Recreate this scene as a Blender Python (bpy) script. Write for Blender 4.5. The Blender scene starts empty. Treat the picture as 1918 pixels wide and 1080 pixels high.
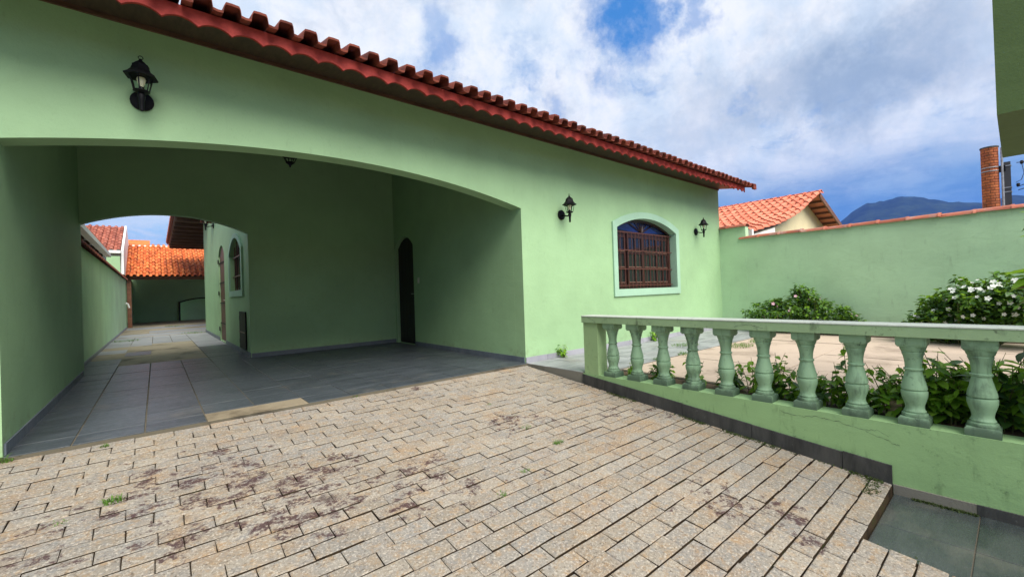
import bpy, math, random
from mathutils import Matrix, Vector
random.seed(7)
R = math.radians
sc = bpy.context.scene
COL = sc.collection

# ------------------------------------------------------------------ camera
cam_d = bpy.data.cameras.new('camera'); cam = bpy.data.objects.new('camera', cam_d); COL.objects.link(cam)
cr = Vector((0.7656330, -0.6424362, -0.0328904)); cu = Vector((0.0205845, -0.0266355, 0.9994333)); cf = Vector((0.6429482, 0.7658761, 0.0071688))
CAMPOS = Vector((0, 0, 1.0))
cam.matrix_world = Matrix(((cr.x, cu.x, -cf.x, CAMPOS.x), (cr.y, cu.y, -cf.y, CAMPOS.y), (cr.z, cu.z, -cf.z, CAMPOS.z), (0, 0, 0, 1)))
cam_d.sensor_width = 36; cam_d.lens = 14.934; cam_d.clip_start = 0.05; cam_d.clip_end = 20000
sc.camera = cam

# ------------------------------------------------------------------ sun, sky, exposure
SUN = Vector((-0.06, -0.66, 0.76)).normalized()          # direction towards the sun
sun_d = bpy.data.lights.new('sun', 'SUN'); sun = bpy.data.objects.new('sun', sun_d); COL.objects.link(sun)
sun_d.energy = 4.8; sun_d.angle = R(46); sun_d.color = (1.0, 0.95, 0.87)
sun.rotation_euler = (-SUN).to_track_quat('-Z', 'Y').to_euler()
sun.location = (0, -20, 30)

sc.view_settings.view_transform = 'Standard'; sc.view_settings.look = 'None'
sc.view_settings.exposure = 0.5; sc.view_settings.gamma = 1.0; sc.view_settings.use_curve_mapping = False
sc.cycles.use_denoising = True
sc.cycles.max_bounces = 8; sc.cycles.diffuse_bounces = 5; sc.cycles.glossy_bounces = 3; sc.cycles.transmission_bounces = 4
sc.cycles.volume_bounces = 0
sc.cycles.sample_clamp_indirect = 6


class NT:
    """small helper round a node tree"""
    def __init__(s, nt): s.nt = nt; s.n = nt.nodes; s.l = nt.links
    def new(s, t, **kw):
        n = s.n.new(t)
        for k, v in kw.items(): setattr(n, k, v)
        return n
    def put(s, sock, v):
        if hasattr(v, 'is_linked') or isinstance(v, bpy.types.NodeSocket): s.l.new(v, sock)
        elif v is not None:
            if hasattr(sock.default_value, '__len__') and not hasattr(v, '__len__'): v = (v,) * len(sock.default_value)
            if hasattr(sock.default_value, '__len__') and len(sock.default_value) == 4 and len(v) == 3: v = (*v, 1)
            sock.default_value = v
    def math(s, op, a, b=None, c=None, clamp=False):
        n = s.new('ShaderNodeMath', operation=op, use_clamp=clamp); s.put(n.inputs[0], a); s.put(n.inputs[1], b)
        if c is not None: s.put(n.inputs[2], c)
        return n.outputs[0]
    def vmath(s, op, a, b=None, scale=None):
        n = s.new('ShaderNodeVectorMath', operation=op); s.put(n.inputs[0], a)
        if b is not None: s.put(n.inputs[1], b)
        if scale is not None: s.put(n.inputs[3], scale)
        return n.outputs['Value'] if op in ('DOT_PRODUCT', 'LENGTH', 'DISTANCE') else n.outputs[0]
    def noise(s, vec, scale, detail=4, rough=0.55, dist=0.0, col=False):
        n = s.new('ShaderNodeTexNoise'); s.put(n.inputs['Vector'], vec); n.inputs['Scale'].default_value = scale
        n.inputs['Detail'].default_value = detail; n.inputs['Roughness'].default_value = rough; n.inputs['Distortion'].default_value = dist
        return n.outputs['Color'] if col else n.outputs[0]
    def ramp(s, f, *stops, interp='LINEAR'):
        n = s.new('ShaderNodeValToRGB'); s.put(n.inputs[0], f); cr_ = n.color_ramp; cr_.interpolation = interp
        while len(cr_.elements) < len(stops): cr_.elements.new(0.5)
        for e, (p, c) in zip(cr_.elements, stops):
            e.position = p; e.color = (c, c, c, 1) if not hasattr(c, '__len__') else (*c, 1)
        return n.outputs[0]
    def mix(s, f, a, b, blend='MIX'):
        n = s.new('ShaderNodeMix', data_type='RGBA', blend_type=blend); s.put(n.inputs[0], f); s.put(n.inputs[6], a); s.put(n.inputs[7], b)
        return n.outputs[2]
    def mapr(s, f, a, b, c=0.0, d=1.0, smooth=True):
        n = s.new('ShaderNodeMapRange', interpolation_type='SMOOTHSTEP' if smooth else 'LINEAR'); s.put(n.inputs[0], f)
        for i, v in enumerate((a, b, c, d)): n.inputs[1 + i].default_value = v
        return n.outputs[0]
    def bump(s, h, strength=0.3, dist=0.01, normal=None):
        n = s.new('ShaderNodeBump'); n.inputs['Strength'].default_value = strength; n.inputs['Distance'].default_value = dist
        s.put(n.inputs['Height'], h)
        if normal is not None: s.l.new(normal, n.inputs['Normal'])
        return n.outputs[0]
    def scalev(s, v, xyz): return s.vmath('MULTIPLY', v, xyz)


world = bpy.data.worlds.new('World'); sc.world = world; world.use_nodes = True
w = NT(world.node_tree); w.n.clear()
sky = w.new('ShaderNodeTexSky', sky_type='NISHITA'); sky.sun_disc = False
sky.sun_elevation = math.asin(SUN.z); sky.sun_rotation = math.atan2(SUN.x, SUN.y)
sky.air_density = 1.0; sky.dust_density = 0.6; sky.ozone_density = 2.0
tc = w.new('ShaderNodeTexCoord'); D = w.vmath('NORMALIZE', tc.outputs['Generated'])
sp = w.new('ShaderNodeSeparateXYZ'); w.l.new(D, sp.inputs[0])
zc = w.math('ADD', w.math('MAXIMUM', sp.outputs[2], 0.0), 0.22)
pl = w.new('ShaderNodeCombineXYZ'); w.l.new(w.math('DIVIDE', sp.outputs[0], zc), pl.inputs[0]); w.l.new(w.math('DIVIDE', sp.outputs[1], zc), pl.inputs[1])
PL = pl.outputs[0]
wv_ = w.noise(PL, 2.2, 5, 0.6, 0.0, True); PLW = w.vmath('ADD', PL, w.scalev(w.vmath('SUBTRACT', wv_, (0.5, 0.5, 0.5)), (0.55, 0.55, 0.0)))
n_big = w.noise(PLW, 1.25, 9, 0.62)
n_mid = w.noise(w.vmath('ADD', PLW, (3.1, 7.7, 2.0)), 2.6, 10, 0.63)
n_fine = w.noise(D, 9, 10, 0.68)
wd_ = w.noise(D, 7.0, 8, 0.66, 0.0, True)
DW = w.vmath('ADD', D, w.scalev(w.vmath('SUBTRACT', wd_, (0.5, 0.5, 0.5)), (0.30, 0.30, 0.30)))
def blob(d, rad, squash=1.0, soft=1.0):
    """0..1 soft patch of sky round direction d, its rim torn by noise"""
    off = w.scalev(w.vmath('SUBTRACT', DW, d), (1, 1, squash)); r_ = w.vmath('LENGTH', off)
    return w.mapr(r_, rad * (1 - 0.75 * soft), rad * (1 + 0.45 * soft), 1.0, 0.0)
gap = w.math('MULTIPLY', w.mapr(w.math('ADD', n_big, w.math('MULTIPLY', w.math('SUBTRACT', n_fine, 0.5), 0.3)), 0.30, 0.44, 1.0, 0.0), 0.6)
for d, rad, k in (((0.700, 0.470, 0.537), 0.085, 1.0), ((0.735, 0.435, 0.53), 0.06, 0.9), ((0.795, 0.375, 0.475), 0.04, 0.6), ((0.457, 0.748, 0.481), 0.06, 0.62), ((0.435, 0.729, 0.529), 0.05, 0.45), ((0.656, 0.643, 0.396), 0.035, 0.45)):
    gap = w.math('MAXIMUM', gap, w.math('MULTIPLY', blob(d, rad, 0.8), k))
shade = w.math('MULTIPLY', w.mapr(n_mid, 0.47, 0.66), 0.38)
for d, rad, sq, k in (((0.912, 0.18, 0.36), 0.20, 2.3, 1.0), ((0.872, 0.31, 0.365), 0.13, 2.0, 0.7), ((0.92, 0.03, 0.42), 0.15, 1.8, 0.5), ((0.86, 0.40, 0.31), 0.12, 2.2, 0.45)):
    shade = w.math('MAXIMUM', shade, w.math('MULTIPLY', blob(d, rad, sq, 1.25), k))
white = w.mix(w.mapr(n_fine, 0.35, 0.65), (7.4, 8.5, 9.6), (9.9, 10.1, 10.3))
cloud = w.mix(shade, white, (3.6, 4.7, 6.1))
# slate-blue rain cloud low over the hills; paler clear air low to the north
azm = w.mapr(w.vmath('DOT_PRODUCT', D, (1.0, 0.1, 0.0)), 0.35, 0.85)
lown = w.math('ADD', sp.outputs[2], w.math('MULTIPLY', w.math('SUBTRACT', n_big, 0.5), 0.20))
low = w.mapr(lown, 0.14, 0.27, 1.0, 0.0)
cloud = w.mix(w.math('MULTIPLY', low, azm), cloud, w.mix(w.mapr(n_mid, 0.35, 0.65), (1.15, 3.0, 5.9), (2.6, 4.6, 7.1)))
cloud = w.mix(w.math('MULTIPLY', low, w.math('SUBTRACT', 1.0, azm)), cloud, w.mix(w.mapr(n_mid, 0.4, 0.6), (4.2, 7.4, 9.6), (7.6, 9.0, 9.8)))
skyc = w.mix(0.75, w.scalev(sky.outputs[0], (1.0, 1.0, 1.0)), (0.45, 2.9, 7.8))
gap = w.math('MULTIPLY', gap, w.math('SUBTRACT', 1.0, low))
col = w.mix(gap, cloud, skyc)
bg = w.new('ShaderNodeBackground'); w.l.new(col, bg.inputs[0]); bg.inputs[1].default_value = 0.074
wo = w.new('ShaderNodeOutputWorld'); w.l.new(bg.outputs[0], wo.inputs[0])

# ------------------------------------------------------------------ materials
MATS = {}
def mat(name, fn, **kw):
    m = bpy.data.materials.new(name); m.use_nodes = True; t = NT(m.node_tree); t.n.clear()
    out = t.new('ShaderNodeOutputMaterial'); b = t.new('ShaderNodeBsdfPrincipled')
    t.l.new(b.outputs[0], out.inputs[0])
    geo = t.new('ShaderNodeNewGeometry'); t.pos = geo.outputs['Position']; t.isl = geo.outputs['Random Per Island']; t.out = out; t.geo = geo
    oi = t.new('ShaderNodeObjectInfo')
    t.rnd = t.math('FRACT', t.math('ADD', oi.outputs['Random'], t.isl))
    t.b = b
    fn(t, b, **kw); MATS[name] = m
    return m
def bs(t, b, color=None, rough=None, normal=None, spec=None, metal=None):
    if color is not None: t.put(b.inputs['Base Color'], color)
    if rough is not None: t.put(b.inputs['Roughness'], rough)
    if normal is not None: t.l.new(normal, b.inputs['Normal'])
    if spec is not None: t.put(b.inputs['Specular IOR Level'], spec)
    if metal is not None: t.put(b.inputs['Metallic'], metal)

def f_paint(t, b, c=(0.4, 0.66, 0.38), dirt=0.25, rough=0.6, dark=(0.05, 0.06, 0.03), streak=0.0, thr=0.60, sp=0.0, splash=False, mould=False):
    P = t.pos
    n1 = t.noise(P, 0.9, 4, 0.6); n2 = t.noise(P, 5.0, 6, 0.65); n3 = t.noise(P, 90, 3, 0.6)
    c1 = t.mix(t.mapr(n1, 0.3, 0.7), tuple(x * 0.90 for x in c), tuple(min(1, x * 1.07) for x in c))
    c1 = t.mix(t.math('MULTIPLY', t.mapr(n3, 0.45, 0.75), 0.12), c1, tuple(x * 0.75 for x in c))
    sx = t.scalev(P, (3.0, 3.0, 0.7)); st = t.noise(sx, 3.5, 7, 0.7)
    m = t.math('MULTIPLY', t.mapr(st, thr, thr + 0.16), t.mapr(n2, 0.42, 0.60))
    c1 = t.mix(t.math('MULTIPLY', m, dirt), c1, dark)
    if streak:
        sv = t.scalev(P, (9.0, 9.0, 0.5)); ss = t.mapr(t.noise(sv, 2.0, 5, 0.6), 0.56, 0.75)
        c1 = t.mix(t.math('MULTIPLY', ss, streak), c1, dark)
    if sp:
        ms = t.math('MULTIPLY', t.mapr(t.noise(P, 26, 6, 0.7), 0.55, 0.68), t.mapr(t.noise(P, 3.2, 5, 0.6), 0.46, 0.62))
        c1 = t.mix(t.math('MULTIPLY', ms, sp), c1, dark)
    if splash:                                           # mud splashed up from the paving, patchy
        sz = t.new('ShaderNodeSeparateXYZ'); t.l.new(P, sz.inputs[0])
        hz = t.math('ADD', sz.outputs[2], t.math('MULTIPLY', t.math('SUBTRACT', t.noise(P, 2.3, 6, 0.7), 0.5), 0.9))
        mk = t.math('MULTIPLY', t.mapr(hz, 0.0, 0.24, 1.0, 0.0), t.mapr(t.noise(P, 9, 6, 0.7), 0.44, 0.66))
        c1 = t.mix(t.math('MULTIPLY', mk, 0.32), c1, (0.16, 0.15, 0.08))
    if mould:                                            # black mould on the foot blocks and under the caps
        sz = t.new('ShaderNodeSeparateXYZ'); t.l.new(P, sz.inputs[0])
        hz = t.math('ADD', sz.outputs[2], t.math('MULTIPLY', t.math('SUBTRACT', t.noise(P, 7, 6, 0.75), 0.5), 0.22))
        c1 = t.mix(t.math('MULTIPLY', t.mapr(hz, 0.02, 0.11, 1.0, 0.0), 0.75), c1, dark)
    tro = t.noise(t.scalev(P, (1, 1, 1.6)), 3.0, 3, 0.5, 0.4)
    h = t.math('ADD', t.math('MULTIPLY', n3, 0.5), t.math('MULTIPLY', t.noise(P, 22, 4, 0.6), 0.8))
    bs(t, b, c1, rough, t.bump(tro, 0.30, 0.02, t.bump(h, 0.28, 0.006)), 0.3)
mat('wall_green', f_paint, c=(0.306, 0.480, 0.264), dirt=0.24, sp=0.10, splash=True, streak=0.045)
mat('wall_green_old', f_paint, c=(0.435, 0.63, 0.395), dirt=0.20, streak=0.06, thr=0.55, sp=0.15)
mat('plinth_green', f_paint, c=(0.275, 0.44, 0.205), dirt=0.35, streak=0.03, thr=0.52, sp=0.5, dark=(0.04, 0.06, 0.03))
mat('passage_green_lit', f_paint, c=(0.50, 0.70, 0.43), dirt=0.2, streak=0.08, thr=0.55, sp=0.15)  # paler copy of the wall paint; passage light put into the colour
mat('trim_mint', f_paint, c=(0.33, 0.52, 0.385), dirt=0.10)
mat('baluster_green', f_paint, c=(0.25, 0.40, 0.25), dirt=0.55, streak=0.45, thr=0.46, sp=0.7, mould=True, dark=(0.03, 0.05, 0.035))
mat('post_green', f_paint, c=(0.30, 0.44, 0.22), dirt=0.4, streak=0.05, thr=0.56, sp=0.4)
mat('rail_green', f_paint, c=(0.27, 0.39, 0.215), dirt=0.7, streak=0.02, thr=0.52, sp=0.75, dark=(0.025, 0.03, 0.02))
mat('rail_white', f_paint, c=(0.46, 0.50, 0.44), dirt=0.6, thr=0.5, sp=0.5, dark=(0.12, 0.16, 0.13))
mat('cream', f_paint, c=(0.78, 0.68, 0.42), dirt=0.2, dark=(0.3, 0.25, 0.15))
mat('white_paint', f_paint, c=(0.75, 0.75, 0.72), dirt=0.5, dark=(0.2, 0.18, 0.14))
mat('canopy_green_shaded', f_paint, c=(0.085, 0.135, 0.04), dirt=0.6, dark=(0.04, 0.06, 0.02))  # mossy green, darkened in the colour for the canopy's shaded side

def f_paver(t, b):
    P = t.pos
    c = t.mix(t.rnd, (0.275, 0.235, 0.185), (0.36, 0.32, 0.265))
    r2 = t.math('FRACT', t.math('MULTIPLY', t.rnd, 7.31)); c = t.mix(t.mapr(r2, 0.6, 1.0, 0.0, 0.6), c, (0.26, 0.25, 0.235))
    c = t.mix(t.math('MULTIPLY', t.mapr(t.noise(P, 2.6, 6, 0.65), 0.50, 0.68), 0.5), c, (0.35, 0.205, 0.09))      # rusty clay tint
    c = t.mix(t.math('MULTIPLY', t.mapr(t.noise(t.vmath('ADD', P, (5, 3, 1)), 1.9, 6, 0.65), 0.48, 0.66), 0.55), c, (0.25, 0.245, 0.235))
    c = t.mix(t.math('MULTIPLY', t.mapr(t.noise(t.vmath('ADD', P, (9, 4, 2)), 20, 5, 0.7), 0.48, 0.66), 0.55), c, (0.38, 0.24, 0.115))
    c = t.mix(t.math('MULTIPLY', t.mapr(t.noise(t.vmath('ADD', P, (4, 8, 5)), 17, 5, 0.7), 0.50, 0.66), 0.6), c, (0.22, 0.22, 0.22))
    sp1 = t.noise(P, 75, 4, 0.78); c = t.mix(t.math('MULTIPLY', t.mapr(sp1, 0.50, 0.64), 0.8), c, (0.57, 0.51, 0.43))
    sp2 = t.noise(t.vmath('ADD', P, (2, 9, 4)), 62, 5, 0.75); c = t.mix(t.math('MULTIPLY', t.mapr(sp2, 0.53, 0.66), 0.85), c, (0.12, 0.095, 0.07))
    sp3 = t.noise(t.vmath('ADD', P, (7, 1, 4)), 24, 6, 0.72)
    # maroon lichen stains: broken flecks gathered in loose drifts
    big = t.mapr(t.noise(t.vmath('ADD', P, (1.3, 0.4, 0)), 0.95, 4, 0.55), 0.54, 0.70)
    for (cx, cy, rr_) in ((0.10, 3.2, 1.0), (0.65, 2.85, 0.8), (1.35, 2.55, 0.55), (2.85, 0.95, 0.45)):
        wq = t.vmath('ADD', P, t.scalev(t.vmath('SUBTRACT', t.noise(P, 1.8, 4, 0.6, 0.0, True), (0.5, 0.5, 0.5)), (1.4, 1.4, 0)))
        dd = t.vmath('LENGTH', t.scalev(t.vmath('SUBTRACT', wq, (cx, cy, 0)), (1, 1, 0))); big = t.math('MAXIMUM', big, t.mapr(dd, rr_ * 0.3, rr_, 1.0, 0.0))
    sm = t.noise(t.scalev(P, (0.9, 1.2, 1)), 8.0, 8, 0.74, 0.25)
    m = t.mapr(t.math('ADD', sm, t.math('MULTIPLY', big, 0.175)), 0.665, 0.735)
    m = t.math('MULTIPLY', m, t.mapr(t.noise(P, 48, 4, 0.7), 0.36, 0.52))
    c = t.mix(t.math('MULTIPLY', m, 0.9), c, (0.062, 0.028, 0.032))
    m2 = t.mapr(t.noise(t.vmath('ADD', P, (8, 2, 3)), 4.5, 8, 0.72), 0.58, 0.74)
    c = t.mix(t.math('MULTIPLY', m2, 0.5), c, (0.12, 0.10, 0.085))
    h = t.math('ADD', t.math('MULTIPLY', sp1, 0.8), t.math('ADD', t.math('MULTIPLY', sp2, -0.9), t.math('MULTIPLY', sp3, -0.8)))
    bs(t, b, c, 0.85, t.bump(h, 0.8, 0.014), 0.2)
mat('paver', f_paver)
def f_bedding(t, b):
    n = t.noise(t.pos, 9, 6, 0.7)
    c = t.ramp(n, (0.35, (0.018, 0.013, 0.009)), (0.56, (0.05, 0.034, 0.02)), (0.7, (0.035, 0.042, 0.014)))
    bs(t, b, c, 0.95, t.bump(t.noise(t.pos, 120, 3), 0.6, 0.01), 0.1)
mat('bedding', f_bedding)
def f_slate(t, b, c0=(0.030, 0.037, 0.044), c1=(0.060, 0.071, 0.082), r0=0.32, r1=0.5, tan=0.25):
    P = t.pos
    n1 = t.noise(t.scalev(P, (1.0, 3.5, 1.0)), 2.2, 7, 0.62, 0.5); n2 = t.noise(t.scalev(P, (3, 12, 1)), 6, 6, 0.6, 0.4)
    c = t.mix(t.mapr(n1, 0.32, 0.68), c0, c1)
    c = t.mix(t.math('MULTIPLY', t.rnd, 0.35), c, tuple(x * 1.35 for x in c1))
    c = t.mix(t.math('MULTIPLY', t.mapr(t.noise(P, 1.6, 6, 0.65), 0.54, 0.72), tan), c, (0.24, 0.21, 0.16))
    c = t.mix(t.math('MULTIPLY', t.mapr(t.noise(P, 30, 5, 0.7), 0.62, 0.75), 0.35), c, (0.28, 0.28, 0.27))
    rr = t.mapr(n2, 0.3, 0.7, r0, r1)
    bs(t, b, c, rr, t.bump(t.math('ADD', n1, t.math('MULTIPLY', n2, 0.5)), 0.22, 0.012), 0.5)
mat('slate', f_slate)
mat('slate_light', f_slate, c0=(0.17, 0.18, 0.19), c1=(0.30, 0.31, 0.32), r0=0.5, r1=0.7, tan=0.4)
mat('slate_wet', f_slate, c0=(0.026, 0.034, 0.034), c1=(0.058, 0.068, 0.068), r0=0.14, r1=0.34, tan=0.22)
mat('skirt_slate', f_slate, c0=(0.07, 0.09, 0.12), c1=(0.13, 0.15, 0.18), r0=0.4, r1=0.6, tan=0.1)
mat('skirt_light', f_slate, c0=(0.22, 0.22, 0.26), c1=(0.33, 0.33, 0.37), r0=0.5, r1=0.7, tan=0.15)
mat('kerb_stone', f_slate, c0=(0.018, 0.019, 0.02), c1=(0.06, 0.06, 0.058), r0=0.5, r1=0.75, tan=0.15)
def f_conc(t, b, c=(0.5, 0.46, 0.38), d=(0.16, 0.13, 0.09), amt=0.6):
    P = t.pos
    n = t.noise(P, 1.3, 7, 0.65, 0.4); m = t.mapr(n, 0.5, 0.68)
    cc = t.mix(t.math('MULTIPLY', m, amt), c, d)
    cc = t.mix(t.math('MULTIPLY', t.mapr(t.noise(P, 7, 6, 0.7), 0.55, 0.75), amt * 0.6), cc, tuple(x * 0.5 for x in c))
    cc = t.mix(t.math('MULTIPLY', t.noise(P, 120, 3, 0.7), 0.35), cc, tuple(x * 0.7 for x in c))
    bs(t, b, cc, 0.9, t.bump(t.noise(P, 60, 5, 0.7), 0.4, 0.008), 0.2)
mat('grout', f_conc, c=(0.13, 0.115, 0.085), d=(0.03, 0.025, 0.02), amt=0.9)
mat('concrete_patch', f_conc, c=(0.33, 0.29, 0.21), d=(0.10, 0.085, 0.06), amt=0.85)
mat('strip_concrete', f_conc, c=(0.27, 0.225, 0.155), d=(0.085, 0.065, 0.04), amt=1.0)
mat('garden_concrete', f_conc, c=(0.50, 0.40, 0.32), d=(0.22, 0.17, 0.13), amt=0.75)
mat('step_concrete', f_conc, c=(0.22, 0.21, 0.18), d=(0.08, 0.08, 0.06))
mat('soil', f_conc, c=(0.10, 0.07, 0.045), d=(0.04, 0.03, 0.02))
mat('pole_concrete', f_conc, c=(0.07, 0.07, 0.075), d=(0.08, 0.08, 0.08))
mat('rock', f_conc, c=(0.42, 0.30, 0.22), d=(0.18, 0.13, 0.10))
def f_ground(t, b):
    n = t.noise(t.pos, 0.25, 6, 0.65)
    bs(t, b, t.ramp(n, (0.35, (0.05, 0.07, 0.025)), (0.6, (0.12, 0.11, 0.06))), 0.95, None, 0.1)
mat('ground', f_ground)
def f_hill(t, b):
    n = t.noise(t.pos, 0.012, 8, 0.7); n2 = t.noise(t.pos, 0.05, 5, 0.7)
    c = t.mix(t.mapr(n, 0.35, 0.65), (0.004, 0.009, 0.007), (0.030, 0.045, 0.024))
    bs(t, b, t.mix(t.mapr(n2, 0.45, 0.65), c, (0.012, 0.022, 0.012)), 1.0, None, 0.0)
mat('hill', f_hill)

def f_tile(t, b, a=(0.42, 0.11, 0.05), c2=(0.55, 0.19, 0.09), dirt=(0.06, 0.035, 0.03), amt=0.4):
    P = t.pos
    c = t.mix(t.rnd, a, c2)
    c = t.mix(t.math('MULTIPLY', t.mapr(t.noise(P, 4.5, 7, 0.7), 0.48, 0.68), amt), c, dirt)
    c = t.mix(t.math('MULTIPLY', t.mapr(t.noise(P, 16, 5, 0.7), 0.5, 0.7), amt * 0.6), c, tuple(x * 0.5 for x in a))
    bs(t, b, c, 0.75, t.bump(t.noise(P, 50, 4), 0.25, 0.006), 0.3)
mat('tile_house', f_tile, a=(0.16, 0.034, 0.022), c2=(0.28, 0.068, 0.040), amt=0.6)
mat('tile_neighbour', f_tile, a=(0.56, 0.15, 0.085), c2=(0.66, 0.23, 0.14), amt=0.15)
mat('tile_shed', f_tile, a=(0.50, 0.10, 0.025), c2=(0.74, 0.22, 0.06), amt=0.65, dirt=(0.10, 0.04, 0.025))
mat('tile_old', f_tile, a=(0.25, 0.06, 0.035), c2=(0.42, 0.14, 0.09), amt=0.6)
mat('coping', f_tile, a=(0.34, 0.10, 0.06), c2=(0.48, 0.16, 0.10), amt=0.7, dirt=(0.35, 0.28, 0.24))
mat('coping_dark', f_tile, a=(0.16, 0.05, 0.035), c2=(0.24, 0.08, 0.05), amt=0.7)
def f_brick(t, b):
    c = t.mix(t.rnd, (0.30, 0.075, 0.025), (0.46, 0.13, 0.04)); c = t.mix(t.math('MULTIPLY', t.mapr(t.noise(t.pos, 8, 5), 0.5, 0.7), 0.5), c, (0.10, 0.04, 0.02))
    bs(t, b, c, 0.85)
mat('brick', f_brick)
def f_plain(t, b, c=(0.5, 0.5, 0.5), rough=0.5, metal=0.0, spec=0.4, var=0.25):
    n = t.noise(t.pos, 14, 5, 0.65)
    bs(t, b, t.mix(t.mapr(n, 0.3, 0.7), tuple(x * (1 - var) for x in c), tuple(min(1, x * (1 + var)) for x in c)), rough, t.bump(n, 0.1, 0.004), spec, metal)
mat('fascia_red', f_plain, c=(0.36, 0.052, 0.043), rough=0.7, var=0.2, spec=0.15)
def f_wood(t, b, c=(0.06, 0.03, 0.018), axis=(1, 8, 8), rough=0.55):
    n = t.noise(t.scalev(t.pos, axis), 4, 6, 0.65, 0.6)
    bs(t, b, t.mix(t.mapr(n, 0.3, 0.7), tuple(x * 0.6 for x in c), tuple(x * 1.4 for x in c)), rough, t.bump(n, 0.2, 0.005), 0.4)
mat('soffit_wood', f_wood, c=(0.055, 0.032, 0.022), axis=(8, 1, 8))
mat('shutter_wood', f_wood, c=(0.034, 0.011, 0.008), axis=(8, 8, 1), rough=0.4)
mat('door_wood', f_wood, c=(0.012, 0.006, 0.004), axis=(8, 8, 1), rough=0.45)
mat('side_door_wood', f_wood, c=(0.10, 0.03, 0.018), axis=(8, 8, 1), rough=0.5)
mat('beam_wood', f_wood, c=(0.16, 0.07, 0.035), axis=(1, 6, 6))
mat('rafter_wood', f_wood, c=(0.09, 0.045, 0.028), axis=(1, 6, 6))
mat('bead', f_plain, c=(0.20, 0.11, 0.08), rough=0.5)
mat('black_iron', f_plain, c=(0.004, 0.004, 0.005), rough=0.55, spec=0.15)
mat('grille_iron', f_plain, c=(0.10, 0.032, 0.023), rough=0.45, spec=0.5)
mat('grey_metal', f_plain, c=(0.35, 0.35, 0.36), rough=0.4, metal=0.6)
mat('bulb', f_plain, c=(0.80, 0.74, 0.52), rough=0.3, var=0.02)
mat('switch_plate', f_plain, c=(0.55, 0.58, 0.48), rough=0.4, var=0.03)
mat('wire', f_plain, c=(0.02, 0.02, 0.022), rough=0.6)
def f_pane(t, b, c=(0.012, 0.013, 0.016)):
    bs(t, b, c, 0.06, t.bump(t.noise(t.pos, 3, 2), 0.05, 0.01), 0.5)
mat('pane', f_pane)
mat('pane_blue', f_pane, c=(0.008, 0.016, 0.10))
def f_glass(t, b):
    bs(t, b, (0.95, 1, 0.97), 0.03); b.inputs['Transmission Weight'].default_value = 1.0; b.inputs['IOR'].default_value = 1.02
mat('lantern_glass', f_glass)
def f_leaf(t, b, a=(0.11, 0.26, 0.022), c2=(0.24, 0.44, 0.04), tr=0.42, rough=0.42):
    c = t.mix(t.rnd, a, c2); c = t.mix(t.math('MULTIPLY', t.mapr(t.noise(t.pos, 12, 3), 0.4, 0.7), 0.3), c, tuple(x * 0.6 for x in a))
    bs(t, b, c, rough, None, 0.4)
    tl = t.new('ShaderNodeBsdfTranslucent'); t.put(tl.inputs[0], t.mix(0.5, c, (0.32, 0.52, 0.03)))
    mx = t.new('ShaderNodeMixShader'); mx.inputs[0].default_value = tr
    t.l.new(b.outputs[0], mx.inputs[1]); t.l.new(tl.outputs[0], mx.inputs[2]); t.l.new(mx.outputs[0], t.out.inputs[0])
mat('leaf', f_leaf)
mat('leaf_dark', f_leaf, a=(0.026, 0.075, 0.017), c2=(0.08, 0.18, 0.034), tr=0.22)
mat('leaf_bright', f_leaf, a=(0.18, 0.36, 0.03), c2=(0.32, 0.54, 0.06), tr=0.4)
mat('leaf_red', f_leaf, a=(0.07, 0.02, 0.015), c2=(0.12, 0.05, 0.02), tr=0.2)
mat('grass', f_leaf, a=(0.06, 0.16, 0.02), c2=(0.14, 0.27, 0.04), tr=0.3)
mat('moss', f_leaf, a=(0.025, 0.04, 0.010), c2=(0.05, 0.075, 0.018), tr=0.1, rough=0.9)
mat('stem', f_plain, c=(0.09, 0.10, 0.03), rough=0.7)
mat('petal_white', f_leaf, a=(0.78, 0.80, 0.74), c2=(0.85, 0.86, 0.82), tr=0.2)
mat('petal_pink', f_leaf, a=(0.70, 0.38, 0.48), c2=(0.76, 0.48, 0.58), tr=0.2)

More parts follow.
